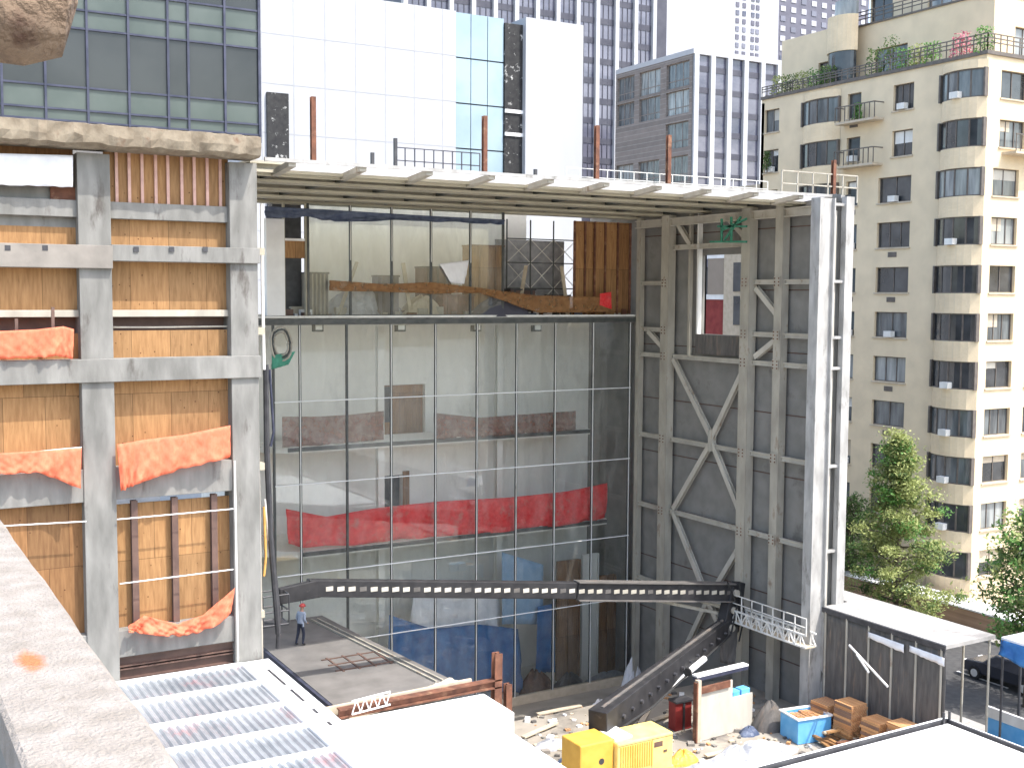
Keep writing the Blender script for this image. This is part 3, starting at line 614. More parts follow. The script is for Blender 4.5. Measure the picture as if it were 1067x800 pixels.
h = MB(); ellip(h, (0, .11, 1.71), (.125, .145, .125), 18, True); ellip(h, (0, .14, 1.70), (.14, .18, .015), 18)
h.v = [v + base for v in h.v]; h.build('hard_hat', 'hat', PE, smooth=True)
PE.rotation_euler = (0, 0, math.radians(-60))

# ------------------------------------------------------------------ the steel and glass museum hall
YG, XW, YN = 52.0, 37.96, 37.86
MU = thing('museum_hall', (27, 52, -2.6), 'unfinished steel museum hall with tall glass wall, open roof and braced side wall', 'museum hall')
def gz_(px, py, y=YG): return GY(px, py, y).z
XI = 15.6
# interior shell
BW = MB(); BY = 57.0
dh = [(GY(394, 500, BY).x, GY(419, 500, BY).x, gz_(400, 530, BY), gz_(400, 496, BY)), (GY(394, 430, BY).x, GY(443, 430, BY).x, gz_(415, 457, BY), gz_(415, 401, BY))]
BW.wall(Fr((XI, BY, 0), (1, 0, 0), (0, -1, 0)), 0, XW - XI + .245, -2.6, 18.0, [(a - XI, b_ - XI, c, d_) for a, b_, c, d_ in dh], .4)
BW.build('back_wall', 'intc', MU)
MB().box(dh[0][0] - .2, dh[0][1] + .2, BY + .35, BY + .4, dh[0][2], dh[0][3] + .1).build('void_shade_panel', 'dark', MU)  # dark panel painted as the shade of the open doorway
MB().box(dh[1][0], dh[1][1], BY + .3, BY + .38, dh[1][2], dh[1][3]).build('plywood_screen', 'ply2', MU)
x = dh[1][0] + .35; MB().box(x, x + .55, BY + .2, BY + .29, dh[1][2] + .9, dh[1][3] - .1).build('void_shade_panel', 'dark', MU)  # dark panel again paints the shade of an opening
MB().box(dh[0][1] + .02, dh[0][1] + .4, BY - .08, BY - .02, dh[0][2] - .4, dh[0][3] + .2).build('wood_jamb', 'ply2', MU)
MB().box(XI - .3, XI, YG - .5, BY, -2.6, 17.5).build('side_wall', 'intc', MU)
MB().box(XI, XW, YG + .2, BY, -2.7, -2.5).build('ground_floor', 'intc', MU)
# mid floors: slab edges just behind the glass
for (pa, pb, zz) in (((286, 560), (315, 571), gz_(450, 560, YG + .5)), ((284, 462), (300, 466), gz_(450, 457, YG + 2.2))):
    y0 = YG + .45 if zz < 9 else YG + 2.2
    MB().prism([(XI, BY), (GY(pa[0] - 6, 500, y0).x, y0 + 1.2), (GY(pb[0], 500, y0).x, y0), (XW - 1.5, y0), (XW - 1.5, BY)], zz - .3, zz).build('floor_slab', 'intc', MU)
    MB().box(GY(pb[0], 500, y0).x, XW - 1.5, y0 - .05, y0 - .003, zz - .22, zz - .02).build('slab_edge_angle', 'dmull', MU)
for x in (24, 31): MB().hbeam((x, YG + 3, -2.5), (x, YG + 3, 17.4), .35, .35, .04).build('inner_column', 'intc', MU)
# top floor slab with trims
ZT = gz_(470, 328)
MB().box(XI, XW - .1, YG - .1, YG + 3.0, ZT - .45, ZT - .05).build('floor_slab', 'conc', MU)  # cut short of the back wall so the added daylight gets down
MB().box(XI, XW - .15, YG - .16, YG - .103, ZT - .12, ZT - .02).build('slab_edge_angle', 'wsteel', MU)
MB().box(XI, XW - .15, YG - .18, YG - .103, ZT - .42, ZT - .2).build('slab_edge_channel', 'dmull', MU)
# brackets below top floor
for pxs in (332, 418, 497, 560): 
    c = GY(pxs, 343, YG + .3); MB().box(c.x - .25, c.x + .25, c.y, c.y + .25, c.z - .12, c.z + .2).build('ceiling_bracket', 'dmull', MU)
    MB().box(c.x - .17, c.x + .17, c.y - .05, c.y, c.z - .03, c.z + .2).build('bracket_box', 'intc', MU)
# glass wall
GW = MB().box(XI, XW - .2, YG - .12, YG + .15, -2.6, -2.15).build('glass_wall', 'sill', MU)
MU_px = [286, 313.5, 362, 408, 454, 497, 538, 578, 617, 655]
mx_ = [GY(q, 480, YG).x for q in MU_px]
zl = [-2.15, gz_(450, 653), gz_(450, 581.5), gz_(450, 493.5), gz_(450, 412.3), ZT - .45]
styles = 'ldddldlldl'
for i, x in enumerate(mx_):
    b = MB(); b.box(x - .05, x + .05, YG - .02, YG + .1, -2.15, ZT - .45, 'dmull')
    if i in (1, 3, 4, 5, 6, 7, 8, 9): b.box(x - .045, x - .005, YG - .06, YG - .022, -2.15, ZT - .45, 'wsteel')
    b.build('mullion', 'dmull', GW)
for z in zl[1:-1]:
    b = MB(); b.tube([(mx_[0], YG - .09, z), (mx_[-1], YG - .09, z)], .028, 6, 'wpaint'); b.build('cable', 'wpaint', GW)
MT_g = 'curtglass'
for i in range(len(mx_) - 1):
    for j in range(len(zl) - 1):
        t = ru(-.012, .012); s_ = ru(-.012, .012)
        MB().quad((mx_[i] + .05, YG + .03 + t, zl[j] + .01), (mx_[i + 1] - .05, YG + .03 - t, zl[j] + .01), (mx_[i + 1] - .05, YG + .03 - t + s_, zl[j + 1] - .01), (mx_[i] + .05, YG + .03 + t + s_, zl[j + 1] - .01)).build('glass_pane', 'curtglass', GW)
# top floor front
ZR = gz_(470, 219)
ups = [GY(q, 280, YG).x for q in (321, 365, 408, 449, 490, 524)]
UG = MB().box(ups[0], ups[-1], YG - .05, YG + .1, ZT - .05, ZT + .02).build('upper_glazing', 'dmull', MU)
for x in ups: MB().box(x - .05, x + .05, YG - .06, YG + .06, ZT + .02, ZR).build('mullion', 'dmull', UG); 
for x in ups[1:-1]: MB().box(x - .03, x + .01, YG - .09, YG - .062, ZT + 2.6, ZR).build('mullion_cap', 'wsteel', UG)
for a, c in zip(ups[:-1], ups[1:]): MB().quad((a + .05, YG, ZT + .02), (c - .05, YG, ZT + .02), (c - .05, YG, ZR), (a + .05, YG, ZR)).build('glass_pane', 'upglass', UG)
UY = YG + 4.95
b = MB(); b.box(GY(320, 300, UY).x, GY(548, 300, UY).x, UY, UY + .2, ZT - .1, ZR + 1); b.build('upper_back_wall', 'intc', MU)
b = MB(); b.box(GY(277, 280, YG).x, GY(296, 280, YG).x, YG - .1, YG + .3, ZT, gz_(285, 228)); b.build('white_panel', 'wpaint', MU)
xa_, xb_ = GY(297, 280, YG).x, GY(320, 280, YG).x
MB().box(xa_ - .05, xb_ + .3, YG + 1.6, YG + 1.7, ZT, ZR + .5).build('void_shade_panel', 'dark', MU)  # dark panel painted as the unlit depth of the opening
MB().box(xa_, xb_, YG + .1, YG + .16, gz_(308, 269), gz_(308, 251)).build('plywood_header', 'ply', MU)
MB().box(xa_, xb_, YG + .05, YG + .2, gz_(308, 251), gz_(308, 248.5)).build('white_lintel', 'wpaint', MU)
for x in (xa_ - .03, xb_ - .03): MB().box(x - .04, x + .04, YG, YG + .2, ZT, ZR).build('jamb', 'cream', MU)
# plywood partition
xs_ = [GY(q, 270, YG).x for q in (602, 613, 623, 634, 647, 660)]
for a, c in zip(xs_[:-1], xs_[1:]): MB().box(a + .03, c, YG + .35 + rnd() * .1, YG + .5, ZT - .02, gz_(630, 231)).build('plywood_partition', 'ply2' if c > xs_[-2] else 'ply', MU)
for x in xs_: MB().box(x - .05, x + .04, YG + .25, YG + .35, ZT, gz_(630, 231)).build('partition_stud', 'rust', MU)
# roof -----------------------------------------------------------
RZ = 23.2                                  # underside of beams
RF = MB().box(12.42, 38.9, 39.6, YG + 3, RZ + .35, RZ + .42).build('roof', 'deckf', MU); MB().box(12.42, 38.9, YG + 3.01, YG + 5.4, RZ + .36, RZ + .40).build('added_light_strip', 'translucent', RF)  # rear strip: unseen translucent sheet, added to light the back wall
yb = [39.9, 43.2, 46.5, 49.8, 52.6]
for y in yb:
    b = MB(); b.box(12.45, 38.6, y - .42, y + .42, RZ, RZ + .10); b.box(12.45, 38.6, y - .08, y + .08, RZ + .10, RZ + .30, 'steel'); b.box(12.45, 38.6, y - .35, y + .35, RZ + .30, RZ + .345)
    b.build('roof_beam', 'cream', RF)
b = MB()
for k in range(9):
    x = 14 + k * 3; b.box(x - .06, x + .06, 39.9, 52, RZ + .12, RZ + .29)
b.build('cross_joist', 'dmull', RF)
n = 11
for k in range(n):
    x = 13.4 + k * (39.0 - 13.4) / (n - 1)
    MB().beam((x, 39.75, RZ + .0), (x, 37.95, RZ + .17), .26, .2).build('outrigger', 'steel', RF)
    if k < n - 1:
        xa2, xb2_ = x + .14, x + (39.0 - 13.4) / (n - 1) - .14
        MB().add([(xa2, 39.6, RZ + .12), (xb2_, 39.6, RZ + .12), (xb2_, 38.0, RZ + .26), (xa2, 38.0, RZ + .26), (xa2, 39.6, RZ + .15), (xb2_, 39.6, RZ + .15), (xb2_, 38.0, RZ + .29), (xa2, 38.0, RZ + .29)], [(3, 2, 1, 0), (4, 5, 6, 7), (0, 1, 5, 4), (1, 2, 6, 5), (2, 3, 7, 6), (3, 0, 4, 7)]).build('fibre_panel', 'translucent', RF)
MB().box(12.42, 39.3, 37.85, 37.95, RZ + .2, RZ + .32).build('edge_beam', 'ewhite', RF)
MB().box(12.42, 38.4, 39.78, 39.86, RZ - .1, RZ + .1).build('edge_beam', 'cream', RF)
# right-hand side wall -----------------------------------------------
FWL = Fr((XW, 36.6, 0), (0, 1, 0), (-1, 0, 0))          # u = Y-36.6, outward = towards the court
SW = thing('dummy', (0, 0, 0), 'x', 'x'); bpy.data.objects.remove(SW); ORG.pop(SW, None) if False else None
def wy(px, py): return GX(px, py, XW).y
oy0, oy1 = wy(775, 300), wy(728, 300); oz0, oz1 = GX(750, 349, XW).z, GX(750, 265, XW).z
b = MB(); yn0 = 37.6
b.wall(Fr((XW + .25, yn0, 0), (0, 1, 0), (-1, 0, 0)), 0, 57 - yn0, -2.6, RZ + .34, [(oy0 - yn0, oy1 - yn0, oz0, oz1)], .25)
b.wall(Fr((XW + .5, yn0, 0), (0, 1, 0), (1, 0, 0)), 0, 57 - yn0, 0, RZ + .34, [(oy0 - yn0, oy1 - yn0, oz0, oz1)], .1)
SW = b.build('side_wall', 'panel', MU)
def wb(p, q, w=.16, d=.16, mm='lsteel', name='girt', off=.0):
    A, C_ = GX(*p, XW - off), GX(*q, XW - off)
    A.x = C_.x = XW - off; MB().hbeam(A, C_, w, d, .03, up=(1, 0, 0)).build(name, mm, SW)
def wcol(pxs, w, d, mm='steel', py=300, z0=-2.4, name='column', x0=None):
    y = wy(pxs, py); MB().hbeam((XW - d / 2 + .05, y, z0), (XW - d / 2 + .05, y, RZ), d, w, .04, mm, up=(0, 1, 0)).box(XW - d + .03, XW - d + .06, y - w / 2, y + w / 2, z0, RZ).build(name, mm, SW)
for pxs, w, d in ((669, .3, .3), (699, .62, .45), (783, .62, .45), (817, .5, .4)): wcol(pxs, w, d)
wcol(850, .25, .3, z0=0)
wcol(720, .16, .16, z0=GX(720, 372, XW).z); wcol(730, .1, .25, 'wsteel', z0=oz0)
# girts by level
for z in [GX(700, q, XW).z for q in (295, 344, 371, 457, 532, 612)]:
    segs = [(wy(666, 300), wy(695, 300)), (wy(704, 300), wy(778, 300)), (wy(788, 300), wy(812, 300)), (wy(821, 300), wy(852, 300))]
    for k, (a, c) in enumerate(segs):
        if k == 1 and oz0 - .3 < z < oz1: continue
        MB().hbeam((XW - .1, a, z), (XW - .1, c, z), .2, .22, .03).build('girt', 'lsteel', SW)
MB().hbeam((XW - .15, wy(705, 300), GX(710, 258, XW).z), (XW - .15, wy(780, 300), GX(710, 258, XW).z), .2, .25, .03).build('girt', 'lsteel', SW)
MB().hbeam((XW - .2, wy(666, 300), RZ - .35), (XW - .2, wy(852, 300), RZ - .35), .3, .4, .04).build('girt', 'lsteel', SW)
for p, q in (((702, 374), (742, 456)), ((780, 375), (742, 456)), ((742, 460), (702, 530)), ((742, 460), (779, 552)), ((702, 534), (738, 625)), ((779, 556), (738, 625)), ((738, 625), (702, 702)), ((738, 625), (777, 715)),
             ((676, 345), (697, 368)), ((787, 372), (812, 352)), ((788, 300), (812, 330)), ((757, 225), (778, 248)), ((706, 232), (720, 255))):
    wb(p, q, .26, .2, 'lsteel', 'brace', .12)
MB().beam(GX(742, 448, XW - .2), GX(742, 470, XW - .2), .5, .06, up=(0, 1, 0)).build('gusset_plate', 'steel', SW)
b = MB(); ZO = [(oy0, oy1, oz0, oz1)]
b.box(oy0 - 36.6 - .1, oy1 - 36.6 + .1, .02, .08, oz0 - 1.0, oz0 - .02, F=FWL); b.build('rough_blocking', 'mesh', SW)
for pxs in (699, 783, 817):
    y = wy(pxs, 300)
    for q in (295, 344, 371, 457, 532, 612):
        b = MB(); z = GX(700, q, XW).z; b.box(XW - .46, XW - .43, y - .2, y + .2, z - .25, z + .25)
        for dy in (-.13, .13):
            for dz in (-.16, 0, .16): b.box(XW - .48, XW - .459, y + dy - .03, y + dy + .03, z + dz - .03, z + dz + .03, 'rust')
        b.build('splice_plate', 'steel', SW)
b = MB()
for k in range(1, 9):
    z = -1 + k * 2.9; b.box(XW + .225, XW + .247, 37.9, oy0 - .02 if oz0 < z < oz1 else 51.9, z, z + .05)
b.build('board_joints', 'dbrown', SW)
# green tangle of props near the top
b = MB()
for p, q in (((752, 228), (752, 252)), ((762, 226), (762, 252)), ((752, 240), (778, 228)), ((755, 250), (772, 226)), ((740, 252), (778, 252)), ((748, 236), (778, 236))): b.beam(GX(*p, XW - .9), GX(*q, XW - .9), .09)
tag(b.build('green_prop', 'green'), 'dark green steel props bunched under the roof by the window opening', 'props')
# near end: white flange columns with a dark recess
e0, e1, e2, e3 = [GY(q_, 400, 37.5).x for q_ in (845, 861, 872, 880)]
MB().box(e0, e1, 37.35, 37.75, 0, RZ + .1).box(e1 - .07, e1, 37.2, 37.35, 0, RZ + .1).box(e0, e0 + .05, 37.2, 37.35, 0, RZ + .1).build('end_column', 'ewhite', SW)
MB().box(e2, e3, 37.2, 37.5, 0, RZ + .2).build('end_column', 'ewhite', SW)
MB().box(e1 + .003, e2 + .3, 37.72, 37.95, 0, RZ - .4).build('recess_panel', 'panel', SW)
MB().box((e1 + e2) / 2 - .03, (e1 + e2) / 2 + .05, 37.5, 37.6, 0, RZ - .4).build('recess_post', 'lsteel', SW)
for z in [GX(700, q, XW).z for q in (228, 295, 344, 371, 457, 532, 612)]: MB().box(e1 + .002, e2 - .002, 37.3, 37.48, z - .06, z + .06).build('recess_rung', 'ewhite', SW)
b = MB()
for F_ in (Fr((e3 + .1, 37.55, 0), (0, 1, 0), (1, 0, 0)), Fr((XW + .62, 37.96, 0), (0, 1, 0), (-1, 0, 0))): b.wall(F_, 0, 57 - 37.35, 0, RZ + .34, [(oy0 - 37.35 - .3, oy1 - 37.35 + .9, oz0 - .4, oz1 + .3)], .16)
b.build('outer_skin', 'mesh', SW)

# ------------------------------------------------------------------ things on the roof
RT_Z = RZ + .42
for pxs, top, m_, lab in ((326, 101, 'rust', 'leftmost rusty post, standing in front of the white cladding'), (505, 121, 'rust', 'rusty post in front of the pale blue glass strip'), (622, 131, 'rust', 'rusty post in front of the striped dark tower'), (697, 141, 'rust', 'rusty post in front of the grey brown brick building'), (869, 167, 'rust', 'thin rusty post near the right end of the roof edge')):
    y = 41.5; x = GY(pxs, top, y).x; zt_ = GY(pxs, top, y).z
    o = MB().hbeam((x, y, RT_Z - .01), (x, y, zt_), .18, .18, .03).build('steel_post', m_); tag(o, lab, 'steel post', 'rusty steel posts standing along the roof edge')
def railing(name, pts, h, m, label, cat, n=10, r=.025, rails=(1, .55), group=None):
    b = MB(); A, C_ = Vector(pts[0]), Vector(pts[1])
    for k in range(n + 1):
        p = A.lerp(C_, k / n); b.beam(p, p + Vector((0, 0, h)), r * 2)
    for q in rails: b.beam(A + Vector((0, 0, h * q)), C_ + Vector((0, 0, h * q)), r * 2)
    return tag(b.build(name, m), label, cat, group)
railing('roof_railing', [(GY(412, 160, 42).x, 42, RT_Z), (GY(500, 165, 42).x, 42, RT_Z)], 1.1, 'tspan', 'dark steel railing on the hall roof in front of the white cladding', 'railing', 9, .02)
railing('roof_railing', [(GY(590, 170, 42).x, 42, RT_Z), (GY(800, 190, 42).x, 42, RT_Z)], .8, 'wsteel', 'long pale cable railing on the hall roof before the brown building', 'railing', 16, .015)
railing('roof_railing', [(GY(815, 170, 41.5).x, 41.5, RT_Z), (GY(893, 200, 41.5).x, 41.5, RT_Z)], 1.3, 'steel', 'grey scaffold railing at the right end of the hall roof', 'railing', 5, .03)
for i, pxs in enumerate((388, 412, 558)):
    x = GY(pxs, 160, 41).x; tag(MB().beam((x, 41, RT_Z - .01), (x, 41, RT_Z + (.7, 1.3, .5)[i]), .12).build('roof_vent', 'dark'), ('small dark vent pipe left of the dark roof railing', 'tall dark vent pipe at the left end of the dark roof railing', 'short dark vent pipe below the white box wall')[i], 'vent pipe')
# ------------------------------------------------------------------ stuff inside the hall
drape('safety_net', px_poly([(298, 530), (340, 538), (400, 528), (460, 522), (530, 518), (590, 512), (633, 503)], YG + .5), px_poly([(300, 566), (318, 571), (400, 564), (460, 559), (530, 553), (590, 546), (633, 540)], YG + .4), 'red', .16, n=160, seed=7, label='long bright red net along the lower inner floor edge behind the glass', cat='safety net')
drape('safety_net', px_poly([(294, 434), (330, 434), (365, 432), (400, 428)], YG + 2.2), px_poly([(294, 466), (330, 464), (365, 461), (400, 458)], YG + 2.15), 'brownnet', .05, seed=8, label='faded brown net on the left part of the middle floor edge behind the glass', cat='safety net')
drape('safety_net', px_poly([(452, 430), (500, 435), (540, 432), (600, 428)], YG + 2.2), px_poly([(452, 458), (500, 456), (540, 452), (600, 448)], YG + 2.15), 'brownnet', .05, seed=9, label='faded brown net on the right part of the middle floor edge behind the glass', cat='safety net')
drape('safety_net', px_poly([(343, 292), (400, 296), (450, 294), (500, 300), (560, 308), (636, 309)], YG - .25), px_poly([(343, 303), (400, 304), (450, 306), (500, 305), (560, 326), (636, 325)], YG - .25), 'rustnet', .06, n=90, seed=10, label='rust orange net strung across the front of the top floor', cat='safety net')
drape('warning_flag', [GY(625, 306, YG - .3), GY(637, 304, YG - .3)], [GY(625, 318, YG - .3), GY(637, 322, YG - .3)], 'red', .03, n=10, label='small bright red cloth at the right end of the top floor net', cat='flag')
drape('tarpaulin', px_poly([(276, 215), (350, 219), (430, 224), (526, 229)], YG - .4), px_poly([(276, 228), (320, 226), (350, 231), (430, 230), (500, 233), (526, 234)], YG - .45), 'tarpn', .15, n=80, seed=11, label='navy blue tarpaulin rolled up along the top of the upper glazing', cat='tarpaulin')
drape('tarpaulin', px_poly([(458, 275), (489, 271)], YG - .1), px_poly([(470, 295), (484, 296)], YG - .15), 'tarpw', .06, n=14, seed=12, label='white cloth hung from a crate on the top floor', cat='cloth')
def crate(c, w, d_, h, m, label, cat='crate', name='crate', ribs=4, rm='rust'):
    T = thing(name, c, label, cat)
    MB().box(c[0] - w / 2, c[0] + w / 2, c[1], c[1] + d_, c[2], c[2] + h).build('box', m, T, bevel=.02)
    b = MB()
    for k in range(ribs): x = c[0] - w / 2 + w * (k + .5) / ribs; b.box(x - .05, x + .05, c[1] - .05, c[1] - .002, c[2], c[2] + h)
    b.box(c[0] - w / 2 - .02, c[0] + w / 2 + .02, c[1] - .08, c[1] + d_ + .02, c[2] + h, c[2] + h + .08); b.build('batten', rm, T); return T
def at_floor(pxs, y, z): return Vector((GY(pxs, 300, y).x, y, z))
zc = ZT - .05; PG0 = 'planks leaning on the top floor'
crate(at_floor(508, YG + .6, zc), 1.9, 1, gz_(508, 257, YG + .6) - zc, 'ply', 'tall tan plywood crate at the right end of the upper glazing', rm='ply2', ribs=2)
crate(at_floor(332, YG + .7, zc), 1.0, 1, 2.0, 'steel', 'tall grey metal cage at the left end of the upper glazing', 'cage', 'storage_cage', 5, 'dmull')
crate(at_floor(405, YG + .6, zc), 1.1, .8, 1.9, 'tspan', 'dark bin with a wide lid behind the second upper pane', 'bin', 'waste_bin', 2, 'dark')
crate(at_floor(456, YG + 1.6, zc), 1.6, 1, 2.4, 'dbrown', 'dark brown cabinet left of the white cloth on the top floor', 'cabinet', 'cabinet', 3, 'dark')
crate(at_floor(478, YG + .5, zc), 1.8, .8, 1.0, 'rust', 'low reddish box under the white cloth on the top floor', 'box', 'storage_box', 3)
heap('debris_heap', at_floor(375, YG + 1.2, zc), 2.3, .8, 1.4, 'gtarp', 'grey heap under plastic behind the first upper panes', 'debris heap', 3)
heap('debris_heap', at_floor(440, YG + .9, zc), 1.4, .6, .9, 'sill', 'low tan heap behind the third upper pane', 'debris heap', 4)
heap('debris_heap', at_floor(522, YG + .3, zc), 1.8, .5, .9, 'tspan', 'dark heap of pipes at the foot of the scaffold on the top floor', 'debris heap', 5)
crate(at_floor(545, YG + .7, zc), 1.5, .8, 1.3, 'dbrown', 'dark brown chest at the foot of the scaffold on the top floor', 'chest', 'tool_chest', 3, 'dark')
crate(at_floor(585, YG + .9, zc), 1.1, .8, 1.0, 'steel', 'grey metal box left of the plywood partition on the top floor', 'box', 'storage_box', 3, 'dark')
for i, (a, c_, lab) in enumerate(((352, 372, 'pale plank leaning in the first upper bay'), (428, 420, 'pale plank leaning by the dark bin on the top floor'), (540, 548, 'pale plank leaning against the scaffold on the top floor'), (592, 585, 'pale plank leaning by the plywood partition on the top floor'))):
    tag(MB().beam(at_floor(a, YG + .45, zc), at_floor(c_, YG + .9, zc + 2.6), .2, .06).build('timber_plank', 'sill'), lab, 'plank', PG0)
b = MB(); rg = random.Random(12)
for i in range(160):
    x = rg.uniform(at_floor(300, YG, 0).x, at_floor(655, YG, 0).x); y = YG + rg.uniform(.2, 1.4); w_ = rg.uniform(.08, .3); b.box(x - w_, x + w_, y, y + w_, zc - .02, zc + rg.uniform(.05, .45), rg.choice(['dark', 'sill', 'rust', 'tarpn', 'steel', 'tarpw', 'dbrown']))
tag(b.build('building_debris', 'dark'), 'scattered offcuts and debris along the top floor edge', 'debris', kind='stuff')
# scaffold with mesh panels in upper right bay
SC = thing('scaffold', at_floor(562, YG + 1.5, zc), 'steel scaffold with wire mesh bays left of the plywood partition', 'scaffold')
x0_, x1_ = GY(528, 280, YG + 1.5).x, GY(600, 280, YG + 1.5).x; z0_, z1_ = zc, RZ - .2; y_ = YG + 1.5
b = MB()
for k in range(4): x = x0_ + (x1_ - x0_) * k / 3; b.tube([(x, y_, z0_), (x, y_, z1_)], .04, 6)
for q in (.28, .55, .8): b.tube([(x0_, y_, z0_ + (z1_ - z0_) * q), (x1_, y_, z0_ + (z1_ - z0_) * q)], .035, 6)
b.build('frame', 'dmull', SC)
b = MB()
for k in range(3):
    a, c = x0_ + (x1_ - x0_) * k / 3, x0_ + (x1_ - x0_) * (k + 1) / 3
    for (q0, q1) in ((.02, .28), (.28, .55), (.55, .8)):
        za, zb_ = z0_ + (z1_ - z0_) * q0, z0_ + (z1_ - z0_) * q1; b.tube([(a, y_, za), (c, y_, zb_)], .02, 5); b.tube([(a, y_, zb_), (c, y_, za)], .02, 5)
b.build('brace', 'wsteel', SC)
MB().box(x0_, x1_, y_ + 1.2, y_ + 1.3, z0_, z0_ + (z1_ - z0_) * .8).build('backing_sheet', 'gtarp', SC)

# ground level stuff seen through the glass
FZ = -2.5
drape('plastic_sheet', px_poly([(405, 640), (450, 655), (500, 650), (540, 655)], YG + 1.6), px_poly([(405, 715), (450, 716), (500, 718), (545, 722)], YG + .9), 'tarpb', .25, n=30, rows=10, seed=21, label='deep blue plastic sheet draped at ground level behind the glass', cat='plastic sheet')
drape('plastic_sheet', px_poly([(523, 575), (566, 588)], YG + 1.6), px_poly([(523, 650), (566, 650)], YG + 1.6), 'pblue', .04, n=10, seed=22, label='flat pale blue sheet hanging below the lower floor behind the glass', cat='plastic sheet')
drape('plastic_sheet', px_poly([(432, 610), (480, 605), (520, 612)], YG + 2.4), px_poly([(428, 650), (480, 668), (520, 672)], YG + 1.9), 'tarpw', .2, n=20, seed=23, label='creased pale sheet above the deep blue one behind the glass', cat='plastic sheet')
drape('plastic_sheet', px_poly([(560, 632), (578, 628)], YG + 1.2), px_poly([(558, 700), (578, 700)], YG + 1.2), 'tarpb', .05, n=10, seed=24, label='narrow upright blue sheet beside the plywood screens behind the glass', cat='plastic sheet')
for i, (a, c, t, mm, lab) in enumerate(((580, 603, 585, 'ply2', 'brown plywood screen, left one of three behind the glass'), (606, 622, 578, 'intc', 'grey plywood screen between two brown ones behind the glass'), (624, 640, 600, 'ply2', 'brown plywood screen, right one of three behind the glass'))):
    xA, xC = GY(a, 650, YG + 2).x, GY(c, 650, YG + 2).x; b = MB(); b.box(xA, xC, YG + 2, YG + 2.1, FZ, GY(a, t, YG + 2).z)
    for k in range(3): x = xA + (xC - xA) * k / 2; b.box(x - .04, x + .04, YG + 1.9, YG + 2, FZ, GY(a, t, YG + 2).z)
    tag(b.build('plywood_screen', mm), lab, 'screen')
o = heap('tarp_bundle', (GY(592, 700, YG + 1).x, YG + .9, FZ), 1.0, .6, .7, 'dark', 'flat black bundle on the floor behind the glass', 'bundle', 8)
heap('debris_heap', (GY(557, 700, YG + 1.2).x, YG + 1.2, FZ), 1.1, .8, 1.1, 'rust', 'reddish rubble heap on the floor behind the glass', 'debris heap', 9)
heap('debris_heap', (GY(500, 705, YG + 1.6).x, YG + 2.2, FZ), 1.3, .9, 1.6, 'tarpw', 'white sacks heaped beside the blue sheet behind the glass', 'debris heap', 12)
heap('debris_heap', (GY(632, 700, YG + .6).x, YG + .6, FZ), 1.9, .5, .5, 'gtarp', 'low bluish grey heap along the foot of the glass', 'debris heap', 13)

# ------------------------------------------------------------------ left edge of the glass: hoist pipes and hose
H = thing('hoist_mast', (14.2, 44.5, 3.8), 'dark hoist mast with hoses at the left end of the glass wall', 'hoist mast')
def hp(pts, r, m, name, y=41.0): MB().tube([GY(a, b_, y) for a, b_ in pts], r, 8).build(name, m, H)
hp([(277, 380), (278, 470), (282, 560), (290, 660)], .11, 'dark', 'mast_tube')
hp([(281, 385), (285, 450), (282, 465)], .05, 'blu', 'hose'); hp([(276, 520), (280, 560), (284, 600), (291, 655)], .04, 'wsteel', 'hose')
hp([(275, 528), (277, 580), (275, 600)], .05, 'hose', 'hose'); hp([(287, 600), (291, 640), (289, 675)], .07, 'dark', 'hose')
hp([(272.5, 212), (273.5, 300), (275, 385)], .06, 'wsteel', 'guide_pipe', 38.6)
hp([(268, 390), (270, 520), (273, 690)], .05, 'steel', 'guide_pipe', 38.3)
for py in (262, 345, 486, 640): c = GY(273, py, 38.2); MB().box(c.x - .16, c.x + .1, c.y, c.y + .3, c.z - .12, c.z + .12).build('bracket', 'cream', H)
HR = thing('hose_coil', GY(295, 372, 49), 'green and grey hose coil hanging at the top left of the glass wall', 'hose coil')
c = GY(293, 358, 49)
for rr, m_ in ((.75, 'steel'), (.62, 'dmull'), (.5, 'steel')): MB().tube([c + Vector((math.cos(a * PI / 10) * rr * .65, .1 * math.sin(a), math.sin(a * PI / 10) * rr)) for a in range(21)], .05, 6).build('hose_loop', m_, HR)
drape('net_bag', [GY(283, 370, 49), GY(308, 366, 49)], [GY(283, 385, 49), GY(300, 380, 49)], 'green', .05, n=10, parent=HR)

# ------------------------------------------------------------------ boom lift
BL = thing('boom_lift', (26.5, 35.6, 0), 'articulated boom lift with yellow chassis and long black perforated boom', 'boom lift')
b = MB()
LY = 34.6
xb0, xb1, xb2 = GY(605, 770, LY).x, GY(640, 770, LY).x, GY(698, 770, LY).x; zc_ = GY(668, 767, LY).z; zt2 = GY(620, 774, LY).z
TB = MB().box(xb1 + .02, xb2, LY - .2, LY + 1.2, 1.0, zc_).build('engine_cover', 'yellow', BL, bevel=.06)
b = MB()
for k in range(14): x = xb1 + .15 + k * .11; b.box(x, x + .05, LY - .225, LY - .198, zc_ - 1.1, zc_ - .15)
b.build('louvre', 'yellowd', TB)
MB().box(xb1 + .1, xb1 + .9, LY + .1, LY + 1.2, zc_ + .003, zc_ + .08).build('cover_lid', 'wpaint', TB)
b = MB(); b.box(xb1 + .06, xb2 - .04, LY - .21, LY - .203, zc_ - .12, zc_ - .105); b.box((xb1 + xb2) / 2 + .3, (xb1 + xb2) / 2 + .32, LY - .212, LY - .203, 1.1, zc_ - .12); b.box(xb2 - .45, xb2 - .3, LY - .23, LY - .203, zc_ - .7, zc_ - .62); b.box(xb2 - .9, xb2 - .5, LY - .209, LY - .203, zc_ - .45, zc_ - .25); b.build('door_seam', 'dbrown', TB)
T2 = MB().box(xb0, xb1 - .01, LY, LY + 1.3, 1.0, zt2).build('turntable', 'yellowd', BL, bevel=.05)
